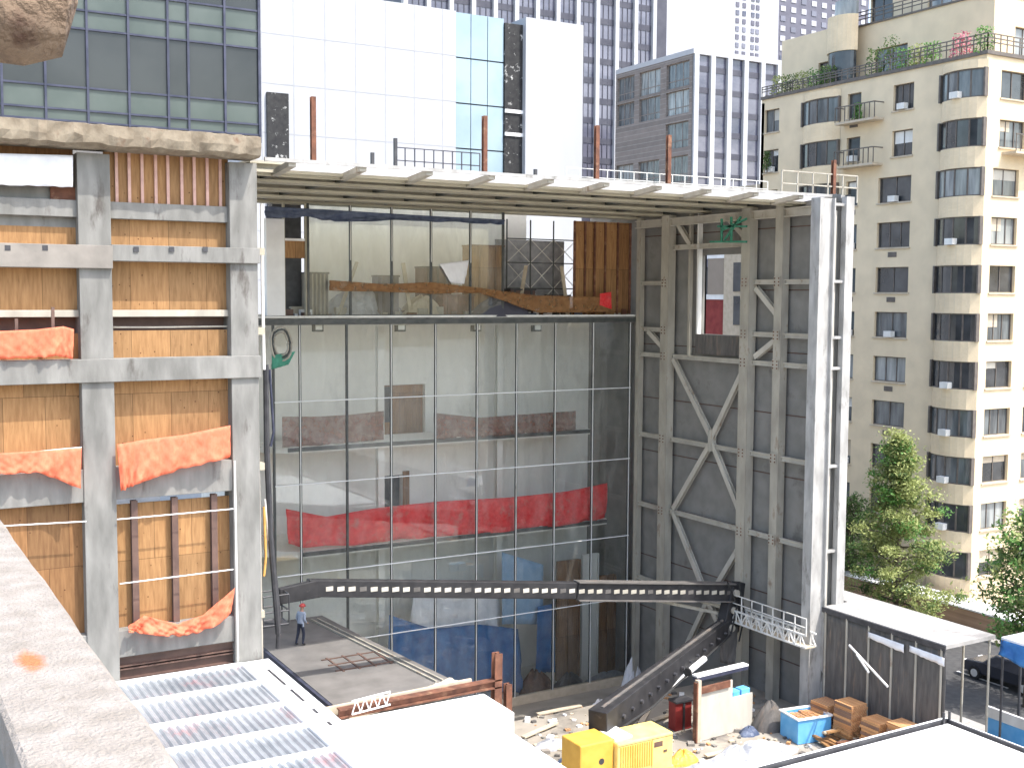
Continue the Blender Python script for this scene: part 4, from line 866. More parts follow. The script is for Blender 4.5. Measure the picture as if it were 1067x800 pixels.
c = GY(627, 793, LY - .01); MB().tube([c, c + Vector((0, .02, 0))], .12, 14).build('cover_hole', 'dark', T2)
MB().box(xb0 - .4, xb2 + .3, LY + .1, LY + 2.4, .5, 1.0).build('chassis', 'yellow', BL, bevel=.05)
for x in (xb0 + .2, xb2 - .3):
    for y in (LY - .2, LY + 2.3):
        w_ = MB().tube([(x, y, .52), (x, y + .42, .52)], .52, 22).build('wheel', 'rubber', BL); MB().tube([(x, y - .01, .52), (x, y + .43, .52)], .27, 14).build('rim', 'yellow', w_)
# lower boom
A = GY(634, 750, 36.2); J = GY(757, 652, 42.0); dv = (J - A).normalized()
def boxboom(name, P0, P1, w0, w1, h0, h1, m, parent, up=(0, 0, 1)):
    d = (P1 - P0).normalized(); r = d.cross(Vector(up)).normalized(); t = r.cross(d).normalized()
    vs = [P + a * r * w / 2 + b_ * t * h / 2 for P, w, h in ((P0, w0, h0), (P1, w1, h1)) for a, b_ in ((-1, -1), (1, -1), (1, 1), (-1, 1))]
    return MB().add(vs, [(3, 2, 1, 0), (4, 5, 6, 7), (0, 1, 5, 4), (1, 2, 6, 5), (2, 3, 7, 6), (3, 0, 4, 7)]).build(name, m, parent, bevel=.03)
LB = boxboom('lower_boom', A - dv * .9, J + dv * .1, .8, .5, 1.4, .8, 'boomb', BL)
s_ = dv.cross(Vector((0, 0, 1))).normalized(); u_ = s_.cross(dv)
b = MB(); Ln = (J - A).length
for k in range(14):
    p = A + dv * (Ln * (k + .6) / 15) + s_ * .46; b.tube([p + s_ * -.12 + u_ * .06, p + s_ * .02 + u_ * .06], .09 * (1 - k * .03), 10)
b.build('side_boss', 'dark', LB)
MB().tube([A + s_ * .5 - u_ * .25, A + dv * 3 + s_ * .5 - u_ * .45, J + s_ * .3 - u_ * .3], .05, 6).build('hydraulic_hose', 'rubber', LB)
MB().beam(A + u_ * .68 - dv * .5, J + u_ * .42, .12, .1).build('top_rail', 'mesh', LB)
MB().tube([GY(693, 721, 38.3), GY(712, 704, 39.0)], .11, 12).build('cylinder_rod', 'wpaint', BL)
MB().tube([GY(712, 704, 39.0), GY(734, 686, 39.8)], .14, 12).build('cylinder_barrel', 'wpaint', BL)
for p in ((701, 713), (716, 700)): c = GY(*p, 38.8); MB().tube([c, c + dv * .1], .18, 12).build('cylinder_ring', 'rubber', BL)
# elbow
K = GY(762, 616, 42.0)
b = MB(); b.beam(J - dv * .3, K + Vector((.1, 0, .2)), .5, .7); b.beam(J + Vector((.35, 0, -.3)), K + Vector((.45, 0, .4)), .5, .45); EL = b.build('elbow_link', 'boomb', BL, bevel=.03)
for c in (J, K, (J + K) / 2): MB().tube([c + Vector((0, -.45, 0)), c + Vector((0, .45, 0))], .17, 12).build('pivot_pin', 'steel', EL)
for pts in ([(770, 606), (776, 640), (770, 668)], [(758, 606), (768, 630), (762, 660)], [(757, 654), (748, 645), (738, 668)]): MB().tube([GY(a, b_, 41.5) for a, b_ in pts], .04, 6).build('hydraulic_hose', 'rubber', EL)
drape('hose_guard', [GY(748, 655, 41.6), GY(770, 652, 41.6)], [GY(752, 690, 41.6), GY(764, 692, 41.6)], 'mesh', .1, n=12, parent=EL)
b = MB(); b.beam(GY(640, 616, 42.3), GY(757, 640, 42.3), .3, .14); b.beam(GY(700, 618, 42.2), GY(757, 634, 42.2), .1, .1); b.build('slave_link', 'steel', BL)
# upper boom: sections with bolted oval openings
E0 = GY(320, 612, 42.0)
M1, M2 = K.lerp(E0, .42), K.lerp(E0, .95)
UB = boxboom('upper_boom', K + (K - E0).normalized() * .4, M1, .5, .48, .84, .8, 'boomb', BL)
U2 = boxboom('telescopic_section', M1, E0, .38, .36, .72, .66, 'boomb', BL)
dd = (E0 - K).normalized()
for k in range(44):
    p = K + dd * ((E0 - K).length * (k + .7) / 45.5) + Vector((0, -.265 if k < 19 else -.2, .0))
    MB().box(p.x - .15, p.x + .15, p.y, p.y + .02, p.z - .09, p.z + .09).build('boom_opening', ('steel' if k < 19 else 'lsteel') if (k % 5) else 'mesh', UB if k < 19 else U2, bevel=.03)
for s in (.42, -.42): MB().beam(K + Vector((0, -.1, s)), M1 + Vector((0, -.1, s * .95)), .56, .05).build('flange', 'mesh', UB)
# jib and basket at far end
JB = boxboom('jib', E0 + dd * -.5, GY(290, 621, 41.6), .3, .26, .7, .6, 'boomb', BL)
ck = GY(284, 640, 41.4)
b = MB()
for z in (-.3, .2, .8): 
    for (p, q) in (((-.5, -.4), (.5, -.4)), ((.5, -.4), (.5, .4)), ((.5, .4), (-.5, .4)), ((-.5, .4), (-.5, -.4))): b.tube([ck + Vector((p[0], p[1], z)), ck + Vector((q[0], q[1], z))], .03, 6)
for p in ((-.5, -.4), (.5, -.4), (.5, .4), (-.5, .4)): b.tube([ck + Vector((p[0], p[1], -.3)), ck + Vector((p[0], p[1], .8))], .03, 6)
b.box(ck.x - .5, ck.x + .5, ck.y - .4, ck.y + .4, ck.z - .36, ck.z - .3); b.build('basket', 'dark', BL)

# ------------------------------------------------------------------ court items
def gp(a, b_, z=0): return GZ(a, b_, z)
# barrier panels
c0, c1 = gp(728, 772), gp(782, 757)
T = thing('site_screen', (c0 + c1) / 2, 'stepped pale grey hoarding panel with tan post, behind the yellow chassis', 'hoarding')
d = (c1 - c0); L_ = d.length; FR = Fr(c0, d, (d.y, -d.x, 0) if True else 0)
MB().box(0, L_ * .62, -.05, .03, 0, 2.35, F=FR).build('panel', 'lsteel', T); MB().box(L_ * .62, L_ * 1.02, -.05, .03, 0, 1.55, F=FR).build('panel', 'lsteel', T)
MB().box(-.18, -.0, -.1, .12, 0, 2.7, F=FR).build('post', 'sill', T); MB().box(-.26, -.181, -.1, .12, 0, 2.6, F=FR).build('post', 'rust', T)
MB().box(-.1, L_ * .95, -.35, -.052, 2.62, 2.78, F=FR).build('ledge_board', 'blu', T); MB().box(-.1, L_ * .95, -.38, -.04, 2.783, 2.86, F=FR).build('ledge_capping', 'wpaint', T)
MB().box(0, L_ * .55, .035, .12, 2.1, 2.4, F=FR).build('rail', 'rust', T)
c = gp(712, 760); crate(c, .9, .5, 1.25, 'maroon', 'maroon box leaning beside the stepped grey hoarding', 'box', 'storage_box', 1, 'dark')
TU = thing('plastic_tub', FR.p(L_ * .78, -.25, 1.57), 'bright blue plastic tubs on the lower step of the grey hoarding', 'tub')
MB().box(L_ * .66, L_ * .8, -.5, -.06, 1.3, 1.78, F=FR).build('tub_body', 'lblue', TU, bevel=.05); MB().box(L_ * .83, L_ * 1.0, -.5, -.06, 1.3, 1.78, F=FR).build('tub_body', 'lblue', TU, bevel=.05)
MB().box(L_ * .64, L_ * 1.02, -.55, -.055, 1.2, 1.3, F=FR).build('shelf', 'sill', TU)
# blue skip filled with bricks
cs = [gp(813, 762), gp(840, 779), gp(866, 772), gp(838, 757)]
ctr = sum(cs, Vector()) / 4
T = thing('brick_skip', ctr, 'light blue open skip filled with orange bricks', 'skip')
ex = Vector((1, 0, 0)); w, dp, h = 1.7, 1.3, 1.05; F2 = Fr((ctr.x, ctr.y, 0), (math.cos(-.15), math.sin(-.15), 0), (-math.sin(-.15), math.cos(-.15), 0))
b = MB(); t = .07
b.box(-w / 2, w / 2, -dp / 2, -dp / 2 + t, 0, h, F=F2); b.box(-w / 2, w / 2, dp / 2 - t, dp / 2, 0, h, F=F2); b.box(-w / 2, -w / 2 + t, -dp / 2 + t, dp / 2 - t, 0, h, F=F2); b.box(w / 2 - t, w / 2, -dp / 2 + t, dp / 2 - t, 0, h, F=F2); b.box(-w / 2 + t, w / 2 - t, -dp / 2 + t, dp / 2 - t, .02, .1, F=F2)
b.build('tub', 'lblue', T, bevel=.015)
b = MB(); b.box(-w / 2 - .06, w / 2 + .06, -dp / 2 - .06, -dp / 2 + t, h, h + .06, F=F2); b.box(-w / 2 - .06, w / 2 + .06, dp / 2 - t, dp / 2 + .06, h, h + .06, F=F2); b.box(-w / 2 - .06, -w / 2 + t, -dp / 2 + t, dp / 2 - t, h, h + .06, F=F2); b.box(w / 2 - t, w / 2 + .06, -dp / 2 + t, dp / 2 - t, h, h + .06, F=F2); b.build('rim', 'wpaint', T)
b = MB()
for i in range(6):
    for j in range(5):
        u, v = -w / 2 + t + .05 + i * .24, -dp / 2 + t + .06 + j * .22; z = h - .12 + rnd() * .07; b.box(u, u + .22, v, v + .19, .1, z, F=F2)
b.build('bricks', 'brickpile', T)
# grey tarp over a long heap, mesh roll, debris
c = gp(768, 795); heap('covered_heap', (c.x, c.y - .3, -.02), 2.9, 1.1, .8, 'gtarp', 'long heap under a crumpled grey tarpaulin in front of the grey hoarding', 'covered heap', 31, jag=.5)
c = gp(802, 757); heap('covered_heap', (c.x, c.y, -.02), .9, .7, 1.2, 'mesh', 'dark heap under netting left of the blue brick skip', 'covered heap', 32, jag=.12)
c = gp(780, 764); heap('debris_heap', (c.x, c.y, -.02), .5, .4, .35, 'tarpn', 'small heap of navy blue rags at the foot of the grey hoarding', 'debris heap', 33)
c = gp(711, 793); heap('debris_heap', (c.x, c.y, -.02), .7, .5, .5, 'yellowd', 'small heap of yellow and orange scraps right of the yellow chassis', 'debris heap', 34)
c = gp(575, 776); heap('debris_heap', (c.x, c.y, -.02), 1.0, .6, .25, 'gtarp', 'flat dark heap of mud left of the yellow chassis', 'debris heap', 35)
c = gp(592, 795); heap('debris_heap', (c.x, c.y, -.02), .6, .4, .4, 'tarpn', 'dark blue bag at the corner of the bare white roof', 'debris heap', 36)
c = GZ(660, 700, -1.9); heap('debris_heap', (c.x, c.y, gz(c.x, c.y)), .7, .5, 1.3, 'tarpw', 'crumpled white sheet by the right end of the glass wall', 'debris heap', 37, jag=.7)
c = GZ(625, 735, -1.0); heap('debris_heap', (c.x, c.y, gz(c.x, c.y)), .8, .5, .5, 'tarpw', 'white rubble left of the lower boom', 'debris heap', 38, jag=.8)
c = GZ(687, 722, 0); heap('debris_heap', (c.x, c.y + 2.0, gz(c.x, c.y + 2)), 1.2, .8, .7, 'conc_pink', 'pinkish rubble between the lower boom and the maroon box', 'debris heap', 39, jag=.6)
rg = random.Random(5)
PG = 'loose timber planks lying in the court'
spots = [((610, 735), (640, 722), 'pale plank left of the lower boom'), ((680, 752), (712, 742), 'plank lying just behind the yellow chassis'), ((560, 745), (605, 735), 'long plank in front of the glass foot'), ((735, 790), (800, 775), 'long white plank before the grey tarpaulin heap'), ((545, 770), (580, 755), 'plank nearest to the bare white roof'), ((665, 760), (675, 742), 'short plank standing off behind the yellow engine cover')]
for (p, q, lab) in spots:
    z = -.5 if p[1] < 740 else .0; A_, B_ = GZ(*p, z), GZ(*q, z); A_.z = gz(A_.x, A_.y) + .12; B_.z = gz(B_.x, B_.y) + .14
    tag(MB().beam(A_, B_, .25, .07).build('timber_plank', 'sill', bevel=.01), lab, 'plank', PG)
# scattered rubble as uncountable stuff
b = MB()
for i in range(520):
    a, c_ = ru(545, 870), ru(720, 800); p = GZ(a, c_, 0)
    if p.y > 52 or p.x > 37.4: continue
    z = gz(p.x, p.y); s = ru(.03, .13) * (1 if rnd() < .9 else 1.8); F3 = Fr((p.x, p.y, z), (math.cos(i), math.sin(i), 0), (-math.sin(i), math.cos(i), 0))
    b.box(-s, s, -s * .7, s * .7, -.03, s * ru(.5, 1.1), m=random.choice(['conc', 'sill', 'conc_pink', 'white', 'brickpile', 'mesh']), F=F3)
tag(b.build('rubble', 'conc'), 'small stones and rubble scattered over the court', 'rubble', kind='stuff')
# lattice catwalk along the side wall
CT = thing('catwalk', GX(810, 655, 36.9), 'white lattice catwalk fixed along the side wall right of the elbow of the lift', 'catwalk')
A_, B_ = GX(772, 645, 36.9), GX(850, 673, 36.9); B_.z = A_.z = (A_.z + B_.z) / 2; b = MB(); h_ = .55
for dx in (0, -.6):
    for dz in (0, h_): b.beam(A_ + Vector((dx, 0, dz)), B_ + Vector((dx, 0, dz)), .07)
    for k in range(14):
        p, q = A_.lerp(B_, k / 14), A_.lerp(B_, (k + 1) / 14); b.beam(p + Vector((dx, 0, h_ * (k % 2))), q + Vector((dx, 0, h_ * ((k + 1) % 2))), .045); b.beam(p + Vector((dx, 0, 0)), p + Vector((dx, 0, h_)), .04)
b.build('truss', 'wsteel', CT)
b = MB()
for dz in (.9, 1.3): b.beam(A_ + Vector((-.6, 0, dz)), B_ + Vector((-.6, 0, dz)), .04)
for k in range(8): p = A_.lerp(B_, k / 7) + Vector((-.6, 0, h_)); b.beam(p, p + Vector((0, 0, .75)), .04)
b.build('handrail', 'wsteel', CT); MB().box(min(A_.x, B_.x) - .62, A_.x + .02, B_.y, A_.y, A_.z - .05, A_.z - .002).build('walk_board', 'sill', CT)

# ------------------------------------------------------------------ street side hoarding and shed
SH = thing('sidewalk_shed', (39.3, 33, 0), 'long covered walkway with grey deck roof and dark screened side along the street', 'covered walkway')
xs_a, xs_b = 37.72, 40.7; ya, yb_ = 30.6, 37.3; zs = 5.25
MB().box(xs_a, xs_b, ya, yb_, zs - .16, zs).build('deck_roof', 'pave', SH); MB().box(39.3, xs_b, yb_, 47, zs - .16, zs - .01).build('deck_roof', 'pave', SH)
MB().box(xs_a - .06, xs_a - .002, ya, yb_, zs - .25, zs - .03).build('dark_edge_strip', 'dark', SH)
drape('screen_fabric', [Vector((xs_a + .02, yb_, zs - .25)), Vector((xs_a + .02, ya, zs - .25))], [Vector((xs_a + .02, yb_, .1)), Vector((xs_a + .02, ya, .3))], 'mesh', .05, n=60, rows=14, parent=SH, axis=Vector((1, 0, 0)), seed=41)
for k in range(6):
    y = ya + .2 + (yb_ - ya - .4) * k / 5; MB().tube([(xs_a - .02, y, 0), (xs_a - .02, y, zs - .2)], .05, 8).build('scaffold_pole', 'steel', SH); MB().tube([(xs_b - .1, y, 0), (xs_b - .1, y, zs - .2)], .05, 8).build('scaffold_pole', 'steel', SH)
for i, (p, q) in enumerate((((905, 648), (942, 664)), ((948, 660), (985, 676)))):
    A_, B_ = GX(*p, xs_a - .08), GX(*q, xs_a - .08)
    if B_.y < ya: B_ = Vector((A_.x, ya, A_.z - .3))
    drape('torn_strip', [Vector((A_.x, A_.y, zs - .45)), Vector((A_.x, max(B_.y, ya), zs - .5))], [Vector((A_.x, A_.y, zs - .7)), Vector((A_.x, max(B_.y, ya), zs - .85))], 'tarpw', .03, n=14, rows=3, parent=SH, axis=Vector((1, 0, 0)), seed=50 + i)
SW2 = thing('brick_garden_wall', (56, 45, 0), 'low brown brick wall with wide white coping across the street before the trees', 'wall')
MB().box(55.6, 57.2, 20, 62, 0, 1.2).build('brickwork', 'brownwall', SW2); MB().box(55.5, 57.4, 20, 57, 1.203, 1.3).build('coping', 'white', SW2)
MB().box(55.5, 57.4, 57, 62, 1.203, 1.29).build('dark_coping', 'tspan', SW2)
# brick / timber stacks along foot of the screen
b_specs = [(36.2, 1.3), (34.8, 1.7), (33.3, 1.5), (31.9, 1.8), (30.4, 1.2)]
labs = ['orange brick stack nearest the white end column', 'tall orange brick stack, second from the end column', 'middle orange brick stack at the foot of the dark screen', 'tallest orange brick stack before the dark screen', 'lowest orange brick stack next to the blue barrier']
for i, (y, h_) in enumerate(b_specs):
    T = thing('brick_stack', (37.0, y, 0), labs[i], 'brick stack', 'orange brick stacks along the dark screen')
    MB().box(36.45, 37.45, y - .55, y + .55, 0, .12).build('pallet', 'sill', T)
    b = MB(); n_ = int(h_ / .14)
    for k in range(n_): o_ = ru(-.03, .03); b.box(36.5 + o_, 37.4 + o_, y - .5 - o_, y + .5 - o_, .125 + k * .14, .125 + k * .14 + .128)
    b.build('bricks', 'brickpile', T)
for i, (p, q, lab) in enumerate((((885, 672), (925, 715), 'pale pole leaning across the brick stacks by the end column'), ((893, 682), (905, 700), 'short pale pole beside the longer leaning one'))):
    tag(MB().tube([GX(*p, 36.9 - i * .2), GX(*q, 36.3 - i * .2)], .05, 8).build('leaning_pole', 'wsteel'), lab, 'pole')
tp = thing('timber_pile', (36.2, 32.5, 0), 'messy pile of orange brown timber along the foot of the dark screen', 'timber pile'); b = MB()
for i in range(70):
    y = ru(29.8, 36.5); x = ru(35.6, 37.3); z = .06 + (x - 35.5) * .55 * rnd() + .05 * rnd(); l_ = ru(.7, 1.8); a = ru(-.25, .25) + (PI / 2 if rnd() < .75 else 0)
    b.beam((x - math.cos(a) * l_ / 2, y - math.sin(a) * l_ / 2, z), (x + math.cos(a) * l_ / 2, y + math.sin(a) * l_ / 2, z + ru(-.03, .25)), .16, .07, random.choice(['sill', 'ply', 'ply2', 'brickpile', 'rust', 'ply']))
b.build('timbers', 'ply', tp)
# blue covered stall, barrier, post, car
T = thing('tarp_canopy', (43, 29.5, 0), 'canopy with a white top and blue side cloth past the end of the deck roof', 'canopy')
MB().box(40.8, 43.6, 26.2, 30.4, 5.1, 5.2).build('white_top', 'tarpw', T)
drape('blue_cloth', [Vector((40.78, 30.4, 5.1)), Vector((40.78, 26.2, 5.1))], [Vector((40.7, 30.4, 4.5)), Vector((40.7, 26.2, 3.6))], 'tarpb', .08, n=24, parent=T, axis=Vector((1, 0, 0)), seed=61)
for x, y in ((40.8, 30.3), (40.8, 26.3), (43.5, 30.3), (43.5, 26.3)): MB().tube([(x, y, 0), (x, y, 5.1)], .05, 8).build('pole', 'dark', T)
p, q = GZ(1029, 745, 1.0), GZ(1110, 775, 1.0)
T = thing('site_barrier', (p + q) / 2 - Vector((0, 0, 1)), 'bright blue site barrier with white band at the right edge', 'barrier')
dq = (q - p); Fb = Fr((p.x, p.y, 0), (dq.x, dq.y, 0), (dq.y, -dq.x, 0)); MB().box(0, dq.length, 0, .12, .1, 1.0, F=Fb).build('panel', 'lblue', T, bevel=.02); MB().box(0, dq.length, -.02, .14, 1.003, 1.45, F=Fb).build('white_band', 'wsteel', T)
c = GZ(1061, 752, .12); T = thing('street_post', (c.x, c.y, 0), 'thin black post standing on the street by the blue barrier', 'post'); MB().tube([(c.x, c.y, 0), (c.x, c.y, 3.0)], .06, 10).build('shaft', 'dark', T); MB().tube([(c.x, c.y, 0), (c.x, c.y, .2)], .12, 10).build('foot', 'dark', T)
def car(c, rot, label):
    T = thing('parked_car', (0, 0, 0), label, 'car')
    prof_ = [(-2.2, .35), (-2.25, .75), (-1.75, .95), (-1.1, 1.42), (.35, 1.45), (1.0, .98), (2.0, .85), (2.25, .6), (2.2, .32)]
    b = MB(); vs = []
    for s in (-1, 1):
        for x, z in prof_: vs.append((x, s * (.86 if z < 1.2 else .68), z))
    n_ = len(prof_); b.add(vs, [tuple(range(n_)), tuple(range(2 * n_ - 1, n_ - 1, -1))] + [(i, n_ + i, n_ + (i + 1) % n_, (i + 1) % n_) for i in range(n_)]); b.build('body', 'carp', T, bevel=.06)
    MB().add([(-1.6, -.8, 1.0), (-1.08, -.71, 1.36), (.3, -.71, 1.38), (.85, -.8, 1.0)], [(0, 1, 2, 3)]).build('side_glass', 'wg1', T); MB().quad((.38, -.6, 1.44), (.38, .6, 1.44), (.98, .75, 1.02), (.98, -.75, 1.02)).build('windscreen', 'wg1', T)
    for s in (-.6, .6): MB().box(2.2, 2.27, s - .15, s + .15, .6, .75).build('headlight', 'wpaint', T)
    for x in (-1.4, 1.4):
        for s in (-1, 1): w_ = MB().tube([(x, s * .72, .33), (x, s * .92, .33)], .33, 20).build('wheel', 'rubber', T); MB().tube([(x, s * .9, .33), (x, s * .935, .33)], .2, 12).build('rim', 'wsteel', w_)
    T.location = c; T.rotation_euler = (0, 0, rot); return T
c = GZ(1046, 702, .6); car((c.x + .5, c.y, .012), PI / 2, 'dark car parked on the street under the blue cloth')

# ------------------------------------------------------------------ apartment building
XA, YA = 59.0, 46.4
AP = thing('apartment_building', (68, 58, 0), 'tan brick apartment building with rounded bays and planted roof terraces', 'apartment building')
FL = Fr((XA, YA, 0), (0, 1, 0), (-1, 0, 0)); FRt = Fr((XA, YA, 0), (1, 0, 0), (0, -1, 0))
def uy(px, py=300): return GX(px, py, XA).y - YA
ZTOP = GX(1000, 62, XA).z
zw = [(GX(1000, t, XA).z, GX(1000, b_, XA).z) for t, b_ in ((76, 105), (128, 157), (181, 210), (232, 261), (282, 311), (331, 360), (380, 409), (428, 457), (476, 505), (525, 553), (573, 601))]
pit = (zw[0][0] - zw[10][0]) / 10; hw = sum(t - b_ for t, b_ in zw) / 11
zt0 = zw[0][0]; rowsz = [(zt0 - pit * k - hw, zt0 - pit * k) for k in range(11)]; rowsz = [r for r in rowsz if r[0] > .5]
YEND = uy(794, 100)
holes = []; wins = []
for k, (z0, z1) in enumerate(rowsz):
    for (a, c_, mu, rr) in ((uy(946), uy(912 if k > 1 else 925, 300), (.5,) if k % 3 else (.33, .66), (0, 99)), (uy(891), uy(879), (), (2, 99)), (uy(812, 120), uy(797, 120), (.5,), (0, 99)), (uy(897, 120), uy(883, 120), (), (0, 1))):
        if rr[0] <= k <= rr[1]: holes.append((a, c_, z0 + .05, z1)); wins.append((FL, a, c_, z0 + .05, z1, mu))
b = MB(); b.wall(FL, 0, YEND, 0, ZTOP, holes, .28); b.build('street_wall', 'aptw', AP)
for (F_, a, c_, z0, z1, mu) in wins:
    w_ = window(AP, F_, a, c_, z0, z1, .2, mu); MB().box(a - .08, c_ + .08, .002, .09, z0 - .1, z0 - .01, F=F_).build('sill', 'sill', w_)
    if rnd() < .3: MB().box((a + c_) / 2 - .3, (a + c_) / 2 + .3, -.1, .28, z0 + .02, z0 + .4, F=F_).build('air_conditioner', 'wsteel', w_)
    elif rnd() < .6 : MB().box((a + c_) / 2 - .35, (a + c_) / 2 + .35, .003, .03, z0 - .62, z0 - .3, F=F_).build('vent_grille', 'wframe', w_)
# rounded bays
def bay(pa, pb, rows, dep=.7, py=300):
    u0, u1 = uy(pa, py), uy(pb, py); n = 8
    def ring(ins): return [(u0 + (u1 - u0) * i / n, max(.02, dep * math.sin(PI * (i + .0) / n) ** .6 - ins)) for i in range(n + 1)]
    zs_ = []; prev = ZTOP - .3
    for k, (z0, z1) in enumerate(rows):
        sp_ = MB(); R1 = ring(0); top = prev; vs = [FL.p(u, d_, z1) for u, d_ in R1] + [FL.p(u, d_, top) for u, d_ in R1]
        sp_.add(vs, [(i, i + 1, n + 2 + i, n + 1 + i) for i in range(n)] + [tuple(range(n + 1)), tuple(range(2 * n + 1, n, -1))]); sp_.build('bay_spandrel', 'aptw', AP)
        R2 = ring(.14); f = MB()
        for i, (u, d_) in enumerate(R2):
            if i % 2 == 0 and 0 < i < n: f.box(u - .04, u + .04, d_ - .03, d_ + .05, z0, z1, F=FL)
        for (za, zb_) in ((z0, z0 + .07), (z1 - .07, z1)):
            for i in range(n): f.beam(FL.p(R2[i][0], R2[i][1] + .02, (za + zb_) / 2), FL.p(R2[i + 1][0], R2[i + 1][1] + .02, (za + zb_) / 2), .07, .07)
        f.box(u0 - .02, u0 + .1, 0, dep * .4, z0, z1, F=FL)
        f.box(u1 - .1, u1 + .02, 0, dep * .4, z0, z1, F=FL)
        w_ = f.build('bay_window', 'wframe', AP); g_ = MB(); vs = [FL.p(u, d_, z0) for u, d_ in R2] + [FL.p(u, d_, z1) for u, d_ in R2]
        g_.add(vs, [(i, i + 1, n + 2 + i, n + 1 + i) for i in range(n)]).build('pane', random.choice(['wg1', 'wg3', 'wg1', 'wg2', 'wg3']), w_)
        if rnd() < .35: uc = (u0 + u1) / 2; MB().box(uc - .3, uc + .3, dep - .15, dep + .25, z0 + .02, z0 + .4, F=FL).build('air_conditioner', 'wsteel', w_)
        prev = z0
    sp_ = MB(); R1 = ring(0); zb_ = max(.0, prev - 6); vs = [FL.p(u, d_, zb_) for u, d_ in R1] + [FL.p(u, d_, prev) for u, d_ in R1]
    sp_.add(vs, [(i, i + 1, n + 2 + i, n + 1 + i) for i in range(n)] + [tuple(range(n + 1)), tuple(range(2 * n + 1, n, -1))]); sp_.build('bay_spandrel', 'aptw', AP)
bay(1022, 975, rowsz, .75); bay(876, 837, rowsz, .55, 120)
# front (sunlit) face
holes = []; wins = []
for k, (z0, z1) in enumerate(rowsz):
    for j in range(4):
        a = GY(1034, 200, YA).x - XA + j * 3.6 + (.45 if k < 2 and j == 0 else 0); c_ = a + GY(1061, 200, YA).x - GY(1034, 200, YA).x
        holes.append((a, c_, z0 + .05, z1)); wins.append((FRt, a, c_, z0 + .05, z1, (.33, .66) if k % 2 else (.5,)))
b = MB(); b.wall(FRt, 0, 16, 0, ZTOP, holes, .28); b.build('front_wall', 'aptw2', AP)
for (F_, a, c_, z0, z1, mu) in wins:
    w_ = window(AP, F_, a, c_, z0, z1, .2, mu, g=random.choice(['wg2', 'wg3', 'wg1'])); MB().box(a - .08, c_ + .08, .002, .09, z0 - .1, z0 - .01, F=F_).build('sill', 'sill', w_)
MB().box(.4, 15.6, -YEND + .4, -.4, 0, ZTOP - .3, F=FRt).build('core', 'wframe', AP) if False else MB().box(XA + .4, XA + 15.6, YA + .4, YA + YEND - .4, 0, ZTOP - .3).build('core', 'wframe', AP)
MB().box(XA + .001, XA + 16, YA + .001, YA + YEND, ZTOP - .25, ZTOP + .0).build('roof_terrace', 'sill', AP)
MB().box(XA, XA + 16, YA + YEND - .3, YA + YEND, 0, ZTOP - .26).build('party_wall', 'aptw2', AP)
# corner fillet strip
MB().prism([(XA - .02, YA + .55), (XA - .02, YA - .02), (XA + .45, YA - .02)], 0, ZTOP).build('corner_pier', 'aptw2', AP)
# balconies at inner corner
for k in (0, 1):
    z0 = rowsz[k][0] - .25; u0, u1 = uy(921, 120), uy(880, 120)
    b = MB(); b.box(u0, u1, .003, .9, z0 - .15, z0, F=FL); bl = b.build('balcony', 'sill', AP); b = MB()
    for i in range(9): u = u0 + (u1 - u0) * i / 8; b.box(u - .025, u + .025, .84, .89, z0, z0 + .95, F=FL)
    b.box(u0, u1, .83, .9, z0 + .95, z0 + 1.02, F=FL); b.box(u0, u0 + .05, 0, .83, z0 + .95, z0 + 1.02, F=FL); b.box(u1 - .05, u1, 0, .83, z0 + .95, z0 + 1.02, F=FL); b.build('balcony_rail', 'wframe', bl)
z0 = rowsz[1][0] - .25; b = MB(); b.box(1.6, 6, .003, 1.0, z0 - .15, z0, F=FRt); bl = b.build('balcony', 'sill', AP); b = MB()
for i in range(12): b.box(1.62 + i * .39, 1.66 + i * .39, .94, .98, z0, z0 + .95, F=FRt)
b.box(1.6, 6, .93, 1.0, z0 + .95, z0 + 1.02, F=FRt); b.build('balcony_rail', 'wframe', bl)
# cornice
MB().box(XA - .12, XA - .002, YA - .12, YA + YEND, ZTOP - .02, ZTOP + .2).build('cornice', 'wframe', AP); MB().box(XA, XA + 16, YA - .12, YA - .002, ZTOP - .02, ZTOP + .2).build('cornice', 'wframe', AP)
# set-back upper storeys
def upper(x0, y0, y1, z0, z1, cols, colsf=(), mm='aptw'):
    Fu = Fr((x0, y0, 0), (0, 1, 0), (-1, 0, 0)); hs = []
    for k in range(int((z1 - z0) / pit) + 1):
        zz = z0 + .75 + k * pit
        if zz + hw < z1: hs += [(a, c_, zz, zz + hw) for a, c_ in cols]
    b = MB(); b.wall(Fu, 0, y1 - y0, z0, z1, hs, .25); b.build('upper_wall', 'aptw', AP)
    for h_ in hs: window(AP, Fu, *h_, .2, (.5,))
    Ff = Fr((x0, y0, 0), (1, 0, 0), (0, -1, 0)); hf = []
    for k in range(int((z1 - z0) / pit) + 1):
        zz = z0 + .75 + k * pit
        if zz + hw < z1: hf += [(a, c_, zz, zz + hw) for a, c_ in colsf]
    b = MB(); b.wall(Ff, 0, 12, z0, z1, hf, .25); b.build('upper_front_wall', 'aptw2', AP)
    for h_ in hf: window(AP, Ff, *h_, .2, (.33, .66))
    MB().box(x0 + .4, x0 + 12, y0 + .4, y1 - .1, z0, z1).build('upper_core', 'sill', AP)
    MB().box(x0 - .1, x0 + 12.1, y0 - .1, y1 + .1, z1, z1 + .12).build('upper_cornice', 'wframe', AP)
XU = XA + 2.6
def uy2(px, py=40, x=XU): return GX(px, py, x).y
yU0, yU1 = uy2(1036, 20), uy2(893, 20)
zU = GX(1000, 2, XU).z
upper(XU, yU0, yU1, ZTOP, zU, [(uy2(946) - yU0, uy2(912) - yU0)], [(2, 5)])
